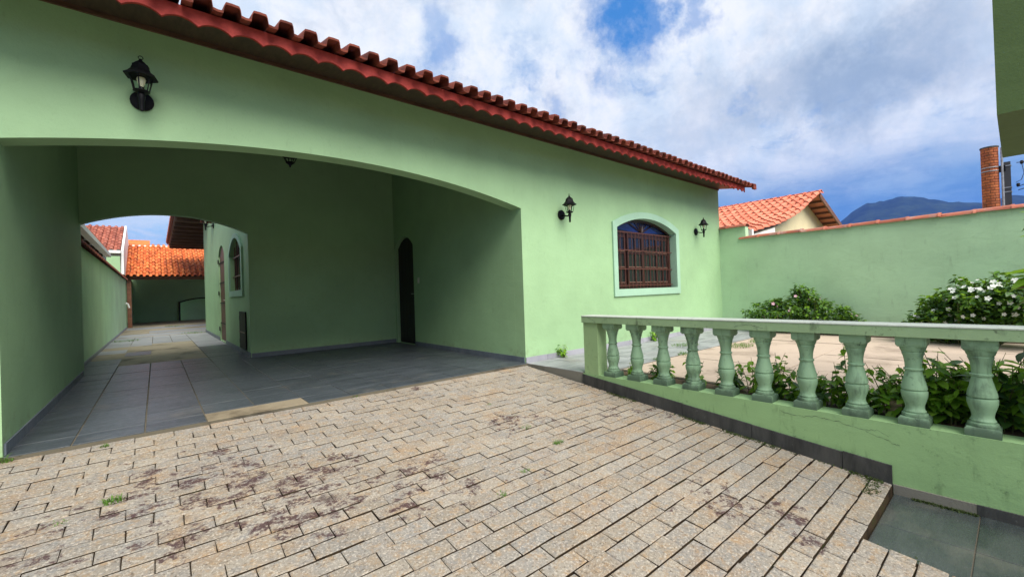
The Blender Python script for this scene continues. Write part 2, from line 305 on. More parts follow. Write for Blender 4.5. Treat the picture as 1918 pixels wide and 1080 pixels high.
# ------------------------------------------------------------------ mesh helpers
W = {}
class MB:
    def __init__(s): s.v = []; s.f = []
    def box(s, x0, x1, y0, y1, z0, z1):
        n = len(s.v)
        s.v += [(x0, y0, z0), (x1, y0, z0), (x1, y1, z0), (x0, y1, z0), (x0, y0, z1), (x1, y0, z1), (x1, y1, z1), (x0, y1, z1)]
        s.f += [(n, n + 3, n + 2, n + 1), (n + 4, n + 5, n + 6, n + 7), (n, n + 1, n + 5, n + 4), (n + 1, n + 2, n + 6, n + 5), (n + 2, n + 3, n + 7, n + 6), (n + 3, n, n + 4, n + 7)]
        return s
    def cbox(s, x0, x1, y0, y1, z0, z1, c):
        """box with its upper edges chamfered by c"""
        n = len(s.v)
        s.v += [(x0, y0, z0), (x1, y0, z0), (x1, y1, z0), (x0, y1, z0), (x0, y0, z1 - c), (x1, y0, z1 - c), (x1, y1, z1 - c), (x0, y1, z1 - c),
                (x0 + c, y0 + c, z1), (x1 - c, y0 + c, z1), (x1 - c, y1 - c, z1), (x0 + c, y1 - c, z1)]
        for a, b_ in ((0, 4), (4, 8)):
            for i in range(4):
                j = (i + 1) % 4; s.f.append((n + a + i, n + a + j, n + b_ + j, n + b_ + i))
        s.f += [(n, n + 3, n + 2, n + 1), (n + 8, n + 9, n + 10, n + 11)]
        return s
    def quad(s, *p):
        n = len(s.v); s.v += [tuple(q) for q in p]; s.f.append(tuple(range(n, n + len(p)))); return s
    def prism(s, poly, ext):
        """extrude polygon (list of 3d points) by vector ext"""
        n = len(s.v); k = len(poly); e = Vector(ext)
        s.v += [tuple(q) for q in poly] + [tuple(Vector(q) + e) for q in poly]
        s.f.append(tuple(range(n, n + k))); s.f.append(tuple(range(n + 2 * k - 1, n + k - 1, -1)))
        for i in range(k): j = (i + 1) % k; s.f.append((n + i, n + k + i, n + k + j, n + j))
        return s
    def tube(s, pts, rad, seg=6, cap=True):
        pts = [Vector(p) for p in pts]; n0 = len(s.v); k = len(pts)
        rads = rad if hasattr(rad, '__len__') else [rad] * k
        for i, p in enumerate(pts):
            d = (pts[min(i + 1, k - 1)] - pts[max(i - 1, 0)]).normalized()
            a = d.cross(Vector((0, 0, 1)) if abs(d.z) < 0.9 else Vector((1, 0, 0))).normalized(); b_ = d.cross(a)
            for q in range(seg):
                th = 2 * math.pi * q / seg; s.v.append(tuple(p + (a * math.cos(th) + b_ * math.sin(th)) * rads[i]))
        for i in range(k - 1):
            for q in range(seg):
                r_ = (q + 1) % seg; s.f.append((n0 + i * seg + q, n0 + i * seg + r_, n0 + (i + 1) * seg + r_, n0 + (i + 1) * seg + q))
        if cap: s.f.append(tuple(n0 + q for q in range(seg - 1, -1, -1))); s.f.append(tuple(n0 + (k - 1) * seg + q for q in range(seg)))
        return s
    def lathe(s, prof, seg=20, c=(0, 0, 0), square=None, rot=0.0):
        """profile [(r,z)]; seg=4 with rot=pi/4 gives square sections"""
        n0 = len(s.v); k = len(prof)
        for r_, z in prof:
            for q in range(seg):
                th = 2 * math.pi * q / seg + rot; s.v.append((c[0] + r_ * math.cos(th), c[1] + r_ * math.sin(th), c[2] + z))
        for i in range(k - 1):
            for q in range(seg):
                r2 = (q + 1) % seg; s.f.append((n0 + i * seg + q, n0 + i * seg + r2, n0 + (i + 1) * seg + r2, n0 + (i + 1) * seg + q))
        s.f.append(tuple(n0 + q for q in range(seg - 1, -1, -1))); s.f.append(tuple(n0 + (k - 1) * seg + q for q in range(seg)))
        return s
    def mesh(s, name, m=None, smooth=False):
        me = bpy.data.meshes.new(name); me.from_pydata(s.v, [], s.f); me.validate()
        if m: me.materials.append(MATS[m])
        if smooth:
            me.polygons.foreach_set('use_smooth', [True] * len(me.polygons))
            try: me.set_sharp_from_angle(angle=R(38))
            except Exception: pass
        return me
    def build(s, name, m, parent=None, smooth=False, **tags): return place(name, s.mesh(name, m, smooth), parent, **tags)

def place(name, me, parent=None, M=None, local=False, **tags):
    o = bpy.data.objects.new(name, me); COL.objects.link(o)
    M = M or Matrix()
    o.matrix_basis = M; W[o.name] = M
    if parent is not None:
        o.parent = parent
        if not local: o.matrix_parent_inverse = W[parent.name].inverted()
    for k, v in tags.items(): o[k] = v
    return o
def thing(name, loc, label, category, group=None, rz=0.0):
    o = bpy.data.objects.new(name, None); COL.objects.link(o); o.empty_display_size = 0.2
    M = Matrix.Translation(loc) @ Matrix.Rotation(rz, 4, 'Z'); o.matrix_basis = M; W[o.name] = M
    o['label'] = label; o['category'] = category
    if group: o['group'] = group
    return o
def T(x, y, z): return Matrix.Translation((x, y, z))

def arch_z(u, ua, ub, spring, rise):
    half = (ub - ua) / 2; r_ = (half * half + rise * rise) / (2 * rise); cz = spring + rise - r_; d = u - (ua + ub) / 2
    return cz + math.sqrt(max(r_ * r_ - d * d, 0))
def arch_wall(u0, u1, z0, z1, th, openings, fmap, n=28):
    """wall with arched openings (ua, ub, zbottom or None, spring, rise); fmap(u, w, z) -> xyz; w in 0..th"""
    mb = MB()
    def q(u_a, z_a0, z_a1, u_b, z_b0, z_b1, wv): mb.quad(fmap(u_a, wv, z_a0), fmap(u_b, wv, z_b0), fmap(u_b, wv, z_b1), fmap(u_a, wv, z_a1))
    def strip(ua, za, ub, zb): mb.quad(fmap(ua, 0, za), fmap(ub, 0, zb), fmap(ub, th, zb), fmap(ua, th, za))
    cur = u0
    for (ua, ub, zb, spring, rise) in sorted(openings):
        for wv in (0, th): q(cur, z0, z1, ua, z0, z1, wv)
        us = [ua + (ub - ua) * i / n for i in range(n + 1)]; zs = [arch_z(u, ua, ub, spring, rise) for u in us]
        for i in range(n):
            for wv in (0, th):
                q(us[i], zs[i], z1, us[i + 1], zs[i + 1], z1, wv)
                if zb is not None: q(us[i], z0, zb, us[i + 1], z0, zb, wv)
            strip(us[i], zs[i], us[i + 1], zs[i + 1])
        bot = z0 if zb is None else zb
        strip(ua, bot, ua, zs[0]); strip(ub, bot, ub, zs[-1])
        if zb is not None: strip(ua, zb, ub, zb)
        cur = ub
    for wv in (0, th): q(cur, z0, z1, u1, z0, z1, wv)
    strip(u0, z0, u0, z1); strip(u1, z0, u1, z1); strip(u0, z1, u1, z1); strip(u0, z0, u1, z0)
    return mb

# ------------------------------------------------------------------ setting: ground and paving
YF, XC, XL, YB, XR = 4.448, 3.943, -0.815, 8.592, 10.11
DA, DB = -0.4966, 0.10631                                # driveway surface z = DA + DB*y
def dz(y): return DA + DB * y
g = MB(); NG = 8
g.quad((-6000, -6000, -0.75), (6000, -6000, -0.75), (6000, 6000, -0.75), (-6000, 6000, -0.75)).build('ground', 'ground', kind='structure')
dw = MB()
for (x0, x1, y0, y1) in ((-2.6, 2.99, -3.0, 0.602), (-2.6, 3.93, 0.602, 4.42)):
    t0, t1 = dz(y0) - 0.018, dz(y1) - 0.018
    n = len(dw.v); dw.v += [(x0, y0, -0.74), (x1, y0, -0.74), (x1, y1, -0.74), (x0, y1, -0.74), (x0, y0, t0), (x1, y0, t0), (x1, y1, t1), (x0, y1, t1)]
    dw.f += [(n + 4, n + 5, n + 6, n + 7), (n, n + 1, n + 5, n + 4), (n + 1, n + 2, n + 6, n + 5), (n + 2, n + 3, n + 7, n + 6), (n + 3, n, n + 4, n + 7)]
driveway = dw.build('driveway', 'bedding', kind='structure')
# pavers in running bond, courses along X
PW, PL_, GAP = 0.11536, 0.236, 0.0085
protos = []
def paver_geo(mb, rng, c=0.006):
    j = lambda a: rng.uniform(-a, a)
    x0, x1, y0, y1 = -0.5, 0.5, -0.5, 0.5
    return mb
cells = []
row = 0; y = 4.405
while y > -2.2:
    yc = y - PW / 2
    xmax = 3.922 if (y - PW) > 0.59 else 2.992
    x = -2.5 + (PL_ / 2 if row % 2 else 0) + random.uniform(-0.012, 0.012)
    while x < xmax - 0.03:
        x1 = min(x + PL_, xmax)
        if xmax - x1 < 0.035: x1 = xmax
        if x1 - x > 0.03: cells.append((x, x1, y - PW, y))
        x = x1
    y -= PW; row += 1
F_ = 795.64
def px(P):
    d = Vector(P) - CAMPOS; z = d.dot(cf)
    if z < 0.05: return None
    return 959 + F_ * d.dot(cr) / z, 540 - F_ * d.dot(cu) / z, z
scored = []
for c in cells:
    xm, ym = (c[0] + c[1]) / 2, (c[2] + c[3]) / 2; p = px((xm, ym, dz(ym)))
    vis = p is not None and -10 < p[0] < 1930 and p[1] < 1085
    # hidden behind nothing: rank by projected size
    s_ = (c[1] - c[0]) * (c[3] - c[2]) / (p[2] ** 3) if vis else 0
    scored.append((s_, c))
scored.sort(key=lambda a: -a[0])
rng = random.Random(3)
def paver_mesh(sx, sy, rng):
    """chamfered worn paver, top at z=0, 6 cm thick"""
    hx, hy = sx / 2 - 0.0028, sy / 2 - GAP / 2; c = 0.003
    j = lambda a: rng.uniform(-a, a)
    cor = [(-hx + j(.003), -hy + j(.003)), (hx + j(.003), -hy + j(.003)), (hx + j(.003), hy + j(.003)), (-hx + j(.003), hy + j(.003))]
    v = [(a, b_, -0.05) for a, b_ in cor] + [(a, b_, -c - abs(j(.002))) for a, b_ in cor]
    v += [(a - math.copysign(c + abs(j(.003)), a), b_ - math.copysign(c + abs(j(.003)), b_), j(.001)) for a, b_ in cor]
    f = []
    for a, b_ in ((0, 4), (4, 8)):
        for i in range(4): k = (i + 1) % 4; f.append((a + i, a + k, b_ + k, b_ + i))
    f.append((8, 9, 10, 11))
    return v, f
protos = []
for i in range(10):
    mb = MB(); mb.v, mb.f = paver_mesh(PL_, PW, rng); me = mb.mesh('paver', 'paver'); me.materials.append(MATS['bedding']); [setattr(p_, 'material_index', 1) for p_ in list(me.polygons)[:4]]; protos.append(me)
slope = Matrix.Rotation(math.atan(DB), 4, 'X')
rest = MB()
for k, (s_, c) in enumerate(scored):
    xm, ym = (c[0] + c[1]) / 2, (c[2] + c[3]) / 2
    M = T(xm, ym, dz(ym) + rng.uniform(-0.0035, 0.0025)) @ slope @ Matrix.Rotation(rng.uniform(-.012, .012), 4, 'Z') @ Matrix.Rotation(rng.uniform(-.012, .012), 4, 'X') @ Matrix.Rotation(rng.uniform(-.009, .009), 4, 'Y')
    if k < 300:
        full = (c[1] - c[0]) > PL_ * 0.97
        me = protos[rng.randrange(10)]
        if full and rng.random() < 0.5: M = M @ Matrix.Rotation(math.pi, 4, 'Z')
        place('paver', me, driveway, M @ Matrix.Diagonal(((c[1] - c[0]) / PL_, 1, 1, 1)))
    else:
        v, f = paver_mesh(c[1] - c[0], c[3] - c[2], rng); n = len(rest.v)
        rest.v += [tuple(M @ Vector(q)) for q in v]; rest.f += [tuple(i + n for i in q) for q in f]
pf = rest.build('paver_field', 'paver', driveway, kind='stuff'); pf.data.materials.append(MATS['bedding'])
for p_ in pf.data.polygons:
    if abs(p_.normal.z) < 0.4: p_.material_index = 1

# slate landing below the step
landing = MB().box(2.985, 3.932, -3.0, 0.598, -0.74, -0.503).build('slate_landing', 'grout', kind='structure')
def slab(parent, x0, x1, y0, y1, ztop, m, th=0.02, gap=0.006, name='slate_tile', dzv=0.0015, rnd=random):
    h = gap / 2
    return MB().cbox(x0 + h, x1 - h, y0 + h, y1 - h, ztop - th, ztop + rnd.uniform(-dzv, dzv), 0.002).build(name, m, parent)
lx = (2.987, 3.39, 3.93); ly = (0.598, 0.19, -0.22, -0.63, -1.04, -1.45)
for i in range(2):
    for j in range(5): slab(landing, lx[i], lx[i + 1], ly[j + 1], ly[j], -0.498, 'slate_wet')

# carport floor and back passage
carport_floor = MB().box(-0.95, 3.943, 4.40, 9.0, -0.3, -0.006).build('carport_floor', 'grout', kind='structure')
xe = [XL, -0.487, -0.085, 0.312, 0.705, 1.107, 1.52, 1.925, 2.33, 2.735, 3.14, 3.54, 3.943]
for i in range(12):
    ys = [4.404, 4.70]
    yy = 4.70
    while yy < 8.59:
        st = 0.81 if (i < 3 and random.random() < 0.55) else 0.405
        yy = min(yy + st, 8.60); ys.append(yy)
    for j in range(len(ys) - 1):
        if i in (3, 4) and j == 0: continue
        slab(carport_floor, xe[i], xe[i + 1], ys[j], ys[j + 1], 0.0, 'slate', gap=0.010 if i < 4 else 0.006)
MB().cbox(0.316, 1.103, 4.401, 4.697, -0.05, -0.003, 0.002).build('concrete_strip', 'strip_concrete', carport_floor)
passage = MB().box(-0.95, 1.25, 9.0, 17.0, -0.3, -0.006).build('passage_floor', 'grout', kind='structure')
pxe = [-0.93, -0.487, -0.085, 0.312, 0.705, 1.25]
for i in range(5):
    yy = 8.60 if i not in (1, 2, 3) else 8.6
    while yy < 16.9:
        y1 = min(yy + (0.81 if random.random() < 0.6 else 0.405), 17.0)
        inpatch = (1 <= i <= 3 and yy > 9.35 and y1 < 14.2) and not (i == 1 and 10.3 < yy < 11.4)
        if i == 0 and 9.9 < yy < 13 and random.random() < 0.6: inpatch = True
        if not inpatch: slab(passage, pxe[i], pxe[i + 1], yy, y1, 0.0, 'slate_light' if yy > 11.5 else 'slate', gap=0.012)
        yy = y1
MB().box(-0.92, 0.70, 9.42, 14.1, -0.05, -0.0035).build('concrete_patch', 'concrete_patch', passage)
MB().box(-0.95, 6.0, 17.0, 31.0, -0.3, -0.008).build('backyard_floor', 'concrete_patch', kind='structure')
by = [o for o in COL.objects if o.name == 'backyard_floor'][0]
for i, (a, b_, y0, y1) in enumerate(((-0.9, 1.4, 17.3, 18.6), (1.4, 3.6, 17.1, 18.6), (-0.2, 2.6, 19.0, 20.4), (-0.9, 0.6, 22.0, 23.6), (0.6, 3.0, 21.9, 23.6))):
    slab(by, a, b_, y0, y1, 0.0, 'slate_light', gap=0.02)

# garden: slate path along the facade, concrete slab, soil bed
gp = MB().box(3.935, XR, 3.20, YF, -0.45, -0.006).build('garden_path', 'step_concrete', kind='structure')
gx = [3.932, 4.40, 4.80, 5.2, 5.62, 6.03, 6.44, 6.86, 7.3, 7.8, 8.3, 8.8, 9.4, 10.10]
for i in range(13):
    for (a, b_) in ((3.42 if i == 0 else 3.205, 3.62), (3.62, 4.03), (4.03, 4.437)):
        slab(gp, gx[i], gx[i + 1], a, b_, 0.0, 'slate_light', gap=0.012)
gs = MB().box(4.42, 9.62, -4.0, 3.19, -0.4, -0.016).build('garden_slab', 'step_concrete', kind='structure')
for i in range(4):
    for j in range(5): slab(gs, 4.42 + 1.3 * i, 4.42 + 1.3 * (i + 1), 3.19 - 1.438 * (j + 1), 3.19 - 1.438 * j, -0.004, 'garden_concrete', gap=0.018, name='concrete_panel', dzv=0.004)
MB().box(4.113, 4.418, -4.0, 3.19, -0.4, -0.03).build('planting_soil', 'soil', kind='structure')
MB().box(9.623, XR, -4.0, 3.19, -0.4, 0.01).build('bed_soil', 'soil', kind='structure')

# ------------------------------------------------------------------ the house
house = thing('house', (3.9, 4.45, 0), 'mint green single storey house with arched carport and red tiled eave', 'house')
ARCH = (XL, XC, None, 2.16, 0.265)
WIN = (6.12, 8.085, 0.98, 2.055, 0.215)
arch_wall(-1.03, XR, -0.30, 3.23, 0.20, [ARCH, WIN], lambda u, wv, z: (u, YF + wv, z), 40).build('front_wall', 'wall_green', house)
MB().prism([(XL, YF + 0.201, -0.3), (XL, 8.75, -0.3), (XL, 8.75, 4.58), (XL, YF + 0.201, 3.36)], (-0.215, 0, 0)).build('carport_side_wall', 'wall_green', house)
# right wall of the carport with an arched doorway near the back corner
arch_wall(YF + 0.201, YB, -0.3, 3.30, 0.16, [(7.73, 8.55, 0.0, 2.0, 0.20)], lambda u, wv, z: (XC + wv, u, z), 16).prism([(XC, YF + 0.201, 3.30), (XC, YB, 3.30), (XC, YB, 4.54), (XC, YF + 0.201, 3.36)], (0.16, 0, 0)).build('carport_inner_wall', 'wall_green', house)
arch_wall(-0.95, XC + 0.16, -0.3, 4.54, 0.15, [(-0.814, 1.25, None, 2.17, 0.225)], lambda u, wv, z: (u, YB + 0.001 + wv, z), 24).build('carport_back_wall', 'wall_green', house)
SW = [(9.30, 10.90, 1.20, 1.95, 0.30), (11.97, 13.13, 0.02, 2.12, 0.24)]
arch_wall(YB + 0.153, 17.2, -0.3, 3.9, 0.18, SW, lambda u, wv, z: (1.25 + wv, u, z), 14).build('side_wall', 'wall_green', house)
MB().box(1.43, 9.9, 16.9, 17.2, -0.3, 3.6).build('rear_wall', 'wall_green', house)
MB().prism([(XR, YF + 0.201, -0.3), (XR, 14.0, -0.3), (XR, 14.0, 3.2), (XR, 9.0, 4.55), (XR, YF + 0.201, 3.30)], (-0.2, 0, 0)).build('end_wall', 'wall_green', house)
# skirtings
MB().box(XL + 0.001, XL + 0.012, YF + 0.03, YB, -0.004, 0.075).build('skirting', 'skirt_slate', house)
MB().box(XC - 0.012, XC - 0.001, YF + 0.02, 7.72, -0.004, 0.075).build('skirting', 'skirt_slate', house)
MB().box(1.262, XC - 0.014, YB - 0.012, YB - 0.001, -0.004, 0.075).build('skirting', 'skirt_slate', house)
MB().box(1.238, 1.249, YB - 0.01, 11.95, -0.004, 0.085).build('skirting', 'skirt_slate', house)
MB().box(1.238, 1.249, 13.15, 17.2, -0.004, 0.085).build('skirting', 'skirt_slate', house)
xs = XC
while xs < XR - 0.05:
    x1 = min(xs + 0.41, XR)
    MB().box(xs + 0.002, x1 - 0.002, YF - 0.013, YF - 0.001, -0.01, 0.072 + random.uniform(-.002, .002)).build('skirting_tile', 'skirt_light', house); xs = x1

# front window
ua, ub, zb, spg, rise = WIN; yw = YF + 0.145
def arc_pts(ua, ub, zb, spg, rise, n=18): return [(ua, zb)] + [(ua + (ub - ua) * i / n, arch_z(ua + (ub - ua) * i / n, ua, ub, spg, rise)) for i in range(n + 1)] + [(ub, zb)]
def ring(inner, outer, fmap, w0, w1):
    """closed frame between two outlines of equal length, from depth w0 to w1"""
    mb = MB(); n = len(inner)
    for i in range(n):
        j = (i + 1) % n
        a, b_, c, d = inner[i], inner[j], outer[j], outer[i]
        mb.quad(fmap(*a, w0), fmap(*b_, w0), fmap(*c, w0), fmap(*d, w0)); mb.quad(fmap(*a, w1), fmap(*d, w1), fmap(*c, w1), fmap(*b_, w1))
        mb.quad(fmap(*a, w0), fmap(*a, w1), fmap(*b_, w1), fmap(*b_, w0)); mb.quad(fmap(*d, w0), fmap(*c, w0), fmap(*c, w1), fmap(*d, w1))
    return mb
fw = lambda u, z, wv: (u, wv, z)
inn = arc_pts(ua, ub, zb, spg, rise); out_ = arc_pts(ua - 0.115, ub + 0.115, zb - 0.125, spg + 0.085, 0.245)
window = ring(arc_pts(ua + 0.05, ub - 0.05, zb + 0.05, spg - 0.02, rise - 0.03), arc_pts(ua + 0.002, ub - 0.002, zb + 0.002, spg, rise - 0.002), fw, yw - 0.03, yw + 0.03).build('window', 'shutter_wood', house)
window['label'] = 'arched brown wooden window behind a rust red grille'
ring(inn, out_, fw, YF - 0.028, YF - 0.001).build('surround', 'trim_mint', window)
lin = [(a, b_) for a, b_ in arc_pts(ua + 0.0015, ub - 0.0015, zb + 0.0015, spg, rise - 0.0015)]
ring([(a + (0.002 if a < 7 else -0.002), b_) for a, b_ in lin], lin, fw, YF - 0.001, yw - 0.031).build('reveal', 'trim_mint', window)
ztr = 1.985
MB().box(ua + 0.05, ub - 0.05, yw - 0.028, yw + 0.02, ztr, ztr + 0.045).build('transom', 'shutter_wood', window)
# blue fanlight panes between radial bars
fc = ((ua + ub) / 2, ztr + 0.045); nb = 8
def fan_pt(th):
    for k in range(1, 400):
        r_ = k * 0.004; u = fc[0] - math.cos(th) * r_; z = fc[1] + math.sin(th) * r_
        if u < ua + 0.05 or u > ub - 0.05 or z > arch_z(u, ua, ub, spg, rise) - 0.035: return (u, z)
for k in range(nb):
    ths = [math.pi * (k + q / 4) / nb for q in range(5)]
    pts = [(fc[0], fc[1])] + [fan_pt(min(max(t_, 0.03), math.pi - 0.03)) for t_ in ths]
    MB().prism([(u, yw + 0.004, z) for u, z in pts], (0, 0.006, 0)).build('fanlight_pane', 'pane_blue', window)
for k in range(1, nb):
    e = fan_pt(math.pi * k / nb)
    MB().tube([(fc[0], yw - 0.012, fc[1]), (e[0], yw - 0.012, e[1])], 0.011, 4).build('fan_bar', 'shutter_wood', window)
# four sashes, each two columns of panes in three rows with a panel
us = [ua + 0.052, 6.585, 7.09, 7.585, ub - 0.052]
for k in range(4):
    a, b_ = us[k] + 0.003, us[k + 1] - 0.003; z0, z1 = zb + 0.052, ztr - 0.002; st = 0.045
    off = -0.02 if k in (1, 2) else 0.0
    m = MB(); y0, y1 = yw - 0.018 + off, yw + 0.014 + off
    m.box(a, a + st, y0, y1, z0, z1).box(b_ - st, b_, y0, y1, z0, z1)
    rails = [z0, z0 + 0.30, z0 + 0.33, z0 + 0.62, z0 + 0.65, z1 - 0.05]
    m.box(a + st, b_ - st, y0, y1, z0, z0 + 0.06).box(a + st, b_ - st, y0, y1, z1 - 0.07, z1)
    rows = [(z0 + 0.06, z0 + 0.30), (z0 + 0.34, z0 + 0.585), (z0 + 0.625, z1 - 0.07)]
    for zz in (0.30, 0.585): m.box(a + st, b_ - st, y0, y1, z0 + zz, z0 + zz + 0.04)
    mid = (a + b_) / 2; m.box(mid - 0.014, mid + 0.014, y0 + 0.003, y1 - 0.003, z0 + 0.06, z1 - 0.07)
    m.build('sash', 'shutter_wood', window)
    for (r0, r1) in rows:
        for (p0, p1) in ((a + st, mid - 0.014), (mid + 0.014, b_ - st)):
            MB().box(p0 + 0.001, p1 - 0.001, yw - 0.004 + off, yw + 0.002 + off, r0 + 0.001, r1 - 0.001).build('pane', 'pane', window)
            MB().box(p0 + 0.002, p1 - 0.002, y0 + 0.001, y1 - 0.02, r0 + 0.001, r0 + 0.013).build('bead', 'bead', window)
yg = yw - 0.065
for k in range(1, 17):
    u = ua + (ub - ua) * k / 17
    MB().tube([(u, yg, zb + 0.002), (u, yg, ztr + 0.02)], 0.0055, 6).build('grille_bar', 'grille_iron', window)
for z in (zb + 0.06, zb + 0.36, zb + 0.70, ztr + 0.02): MB().box(ua + 0.002, ub - 0.002, yg - 0.003, yg + 0.003, z - 0.007, z + 0.007).build('grille_rail', 'grille_iron', window)

# carport door (deep in the shade)
def plank_door(parent, name, mapf, u0, u1, z0, spring, rise, m, handle=True, n=5):
    poly = [(u0, z0)] + [(u0 + (u1 - u0) * i / 12, arch_z(u0 + (u1 - u0) * i / 12, u0, u1, spring, rise)) for i in range(13)] + [(u1, z0)]
    base = [mapf(u, z, 0.03) for u, z in poly]; ext = Vector(mapf(u0, z0, 0.06)) - Vector(mapf(u0, z0, 0.03))
    d = MB().prism(base, ext).build(name, m, parent)
    for i in range(n):
        a, b_ = u0 + (u1 - u0) * i / n + 0.004, u0 + (u1 - u0) * (i + 1) / n - 0.004
        za, zb_ = arch_z(a, u0, u1, spring, rise) - 0.02, arch_z(b_, u0, u1, spring, rise) - 0.02
        pp = [mapf(a, z0 + 0.01, 0.029), mapf(b_, z0 + 0.01, 0.029), mapf(b_, zb_, 0.029), mapf(a, za, 0.029)]
        MB().prism(pp, Vector(mapf(u0, z0, 0.012)) - Vector(mapf(u0, z0, 0.029))).build('plank', m, d)
    if handle:
        hp = Vector(mapf(u0 + 0.07, 1.02, -0.02)); MB().tube([mapf(u0 + 0.07, 1.02, 0.012), mapf(u0 + 0.07, 1.02, -0.03), mapf(u0 + 0.17, 1.02, -0.03)], 0.009, 6).build('handle', 'grey_metal', d)
    return d
plank_door(house, 'door', lambda u, z, wv: (XC + 0.06 + wv, u, z), 7.735, 8.545, 0.002, 2.0, 0.195, 'door_wood')
sd = plank_door(house, 'side_door', lambda u, z, wv: (1.25 + 0.02 + wv, u, z), 11.975, 13.125, 0.022, 2.12, 0.235, 'side_door_wood')
for z in (0.45, 0.95, 1.45, 1.95): MB().box(1.262, 1.272, 11.99, 13.11, z - 0.012, z + 0.012).build('grille_rail', 'black_iron', sd)
for z in (0.3, 1.2, 2.0): MB().box(1.235, 1.249, 13.08, 13.2, z - 0.05, z + 0.05).build('hinge', 'black_iron', sd)
md = MB().box(1.225, 1.249, 8.955, 9.655, 0.105, 0.79).build('meter_door', 'black_iron', house)
MB().box(1.216, 1.224, 8.96, 9.65, 0.40, 0.42).build('rail', 'grille_iron', md)
for z in (0.22, 0.66): MB().box(1.232, 1.248, 9.656, 9.74, z - 0.04, z + 0.04).build('hinge', 'black_iron', md)
# side window
fs = lambda u, z, wv: (1.25 + wv, u, z)
swn = ring(arc_pts(9.36, 10.84, 1.26, 1.92, 0.27, 14), arc_pts(9.302, 10.898, 1.202, 1.95, 0.295, 14), fs, 0.09, 0.14).build('window', 'shutter_wood', house)
swn['label'] = 'pointed arched side window facing the back passage'
ring(arc_pts(9.30, 10.90, 1.20, 1.95, 0.30, 14), arc_pts(9.17, 11.02, 1.08, 2.0, 0.34, 14), fs, -0.03, -0.001).build('surround', 'trim_mint', swn)
p0 = arc_pts(9.36, 10.84, 1.26, 1.92, 0.27, 14); MB().prism([fs(u, z, 0.11) for u, z in p0], (0.008, 0, 0)).build('pane', 'pane', swn)
for k in range(1, 6): u = 9.3 + 1.6 * k / 6; MB().tube([fs(u, 1.205, 0.05), fs(u, arch_z(u, 9.3, 10.9, 1.95, 0.3) - 0.01, 0.05)], 0.009, 5).build('grille_bar', 'grille_iron', swn)
for z in (1.5, 1.9): MB().box(1.29, 1.30, 9.302, 10.898, z - 0.012, z + 0.012).build('grille_rail', 'grille_iron', swn)
sw = MB().box(XC - 0.008, XC - 0.001, 7.49, 7.56, 1.22, 1.33).build('light_switch', 'switch_plate', house)
MB().box(XC - 0.012, XC - 0.0085, 7.515, 7.535, 1.25, 1.29).build('rocker', 'white_paint', sw)

# eave: soffit, moulding, scalloped fascia, rafters, roof
XV = 10.40
sof = MB().prism([(-1.3, 3.886, 3.135), (XV - 0.28, 3.886, 3.135), (XV - 0.28, YF - 0.001, 3.226), (-1.3, YF - 0.001, 3.226)], (0, 0, 0.012)).build('soffit', 'soffit_wood', house)
MB().box(XR + 0.001, XV - 0.28, YF, 9.0, 3.226, 3.245).build('soffit', 'soffit_wood', house)
MB().box(-1.3, XR, YF - 0.022, YF - 0.001, 3.19, 3.225).build('moulding', 'rafter_wood', house)
fp = [(-1.4, 3.215)]; per = 0.2105; x = -1.4; pts = []
k = 0
while x < 10.09 - 1e-6:
    x1 = min(x + per, 10.09)
    for q in range(7):
        tt = q / 7; pts.append((x + (x1 - x) * tt, 3.035 + 0.042 * math.sin(math.pi * tt) ** 0.8))
    x = x1
pts.append((10.09, 3.035))
fa = MB()
for i in range(len(pts) - 1):
    (a, za), (b_, zb_) = pts[i], pts[i + 1]
    fa.quad((a, 3.85, za), (b_, 3.85, zb_), (b_, 3.85, 3.155), (a, 3.85, 3.155)); fa.quad((a, 3.874, za), (a, 3.874, 3.155), (b_, 3.874, 3.155), (b_, 3.874, zb_))
    fa.quad((a, 3.85, za), (a, 3.874, za), (b_, 3.874, zb_), (b_, 3.85, zb_))
fa.quad((10.09, 3.85, 3.035), (10.09, 3.874, 3.035), (10.09, 3.874, 3.155), (10.09, 3.85, 3.155)).quad((-1.4, 3.85, 3.155), (10.09, 3.85, 3.155), (10.09, 3.874, 3.155), (-1.4, 3.874, 3.155))
MB().box(-1.4, 10.09, 3.875, 3.885, 3.09, 3.150).build('shade_strip', 'black_iron', house)  # black strip added as the shadow line under the tile ends
fa.build('fascia', 'fascia_red', house)

def tile_mesh(name, m, wd, L, h, flat=0.42, kind='roman', th=0.013, lift=0.022, nseg=6):
    """roof tile: x across (0..wd), y up the slope (0..L), z out of the roof; the butt end is at y=0"""
    prof = [(0.0, 0.006), (wd * flat * 0.5, 0.0), (wd * flat, 0.004)]
    if kind == 'roman':
        bw = wd * (1 - flat); prof += [(wd * flat + bw * a, h * b_) for a, b_ in ((0.05, 0.68), (0.13, 0.96), (0.45, 1.0), (0.85, 0.97), (0.93, 0.70), (1.0, 0.10))]
    else:
        bw = wd * (1 - flat); prof += [(wd * flat + bw * (0.5 - 0.5 * math.cos(math.pi * i / nseg)), h * math.sin(math.pi * i / nseg) + 0.004) for i in range(1, nseg + 1)]
    mb = MB(); n = len(prof); LL = L * 1.12
    for (yy, dz_, sc_) in ((0, lift, 1), (LL, 0.0, 0.94)):
        for (x_, z_) in prof: mb.v.append((wd * flat + (x_ - wd * flat) * sc_, yy, z_ * sc_ + dz_))
        for (x_, z_) in prof: mb.v.append((wd * flat + (x_ - wd * flat) * sc_, yy, z_ * sc_ + dz_ - th))
    for i in range(n - 1):
        mb.f += [(i, i + 1, 2 * n + i + 1, 2 * n + i), (n + i, 3 * n + i, 3 * n + i + 1, n + i + 1), (i, n + i, n + i + 1, i + 1)]
    mb.f += [(0, 2 * n, 3 * n, n), (n - 1, 2 * n - 1, 4 * n - 1, 3 * n - 1)]
    return mb.mesh(name, m, True)
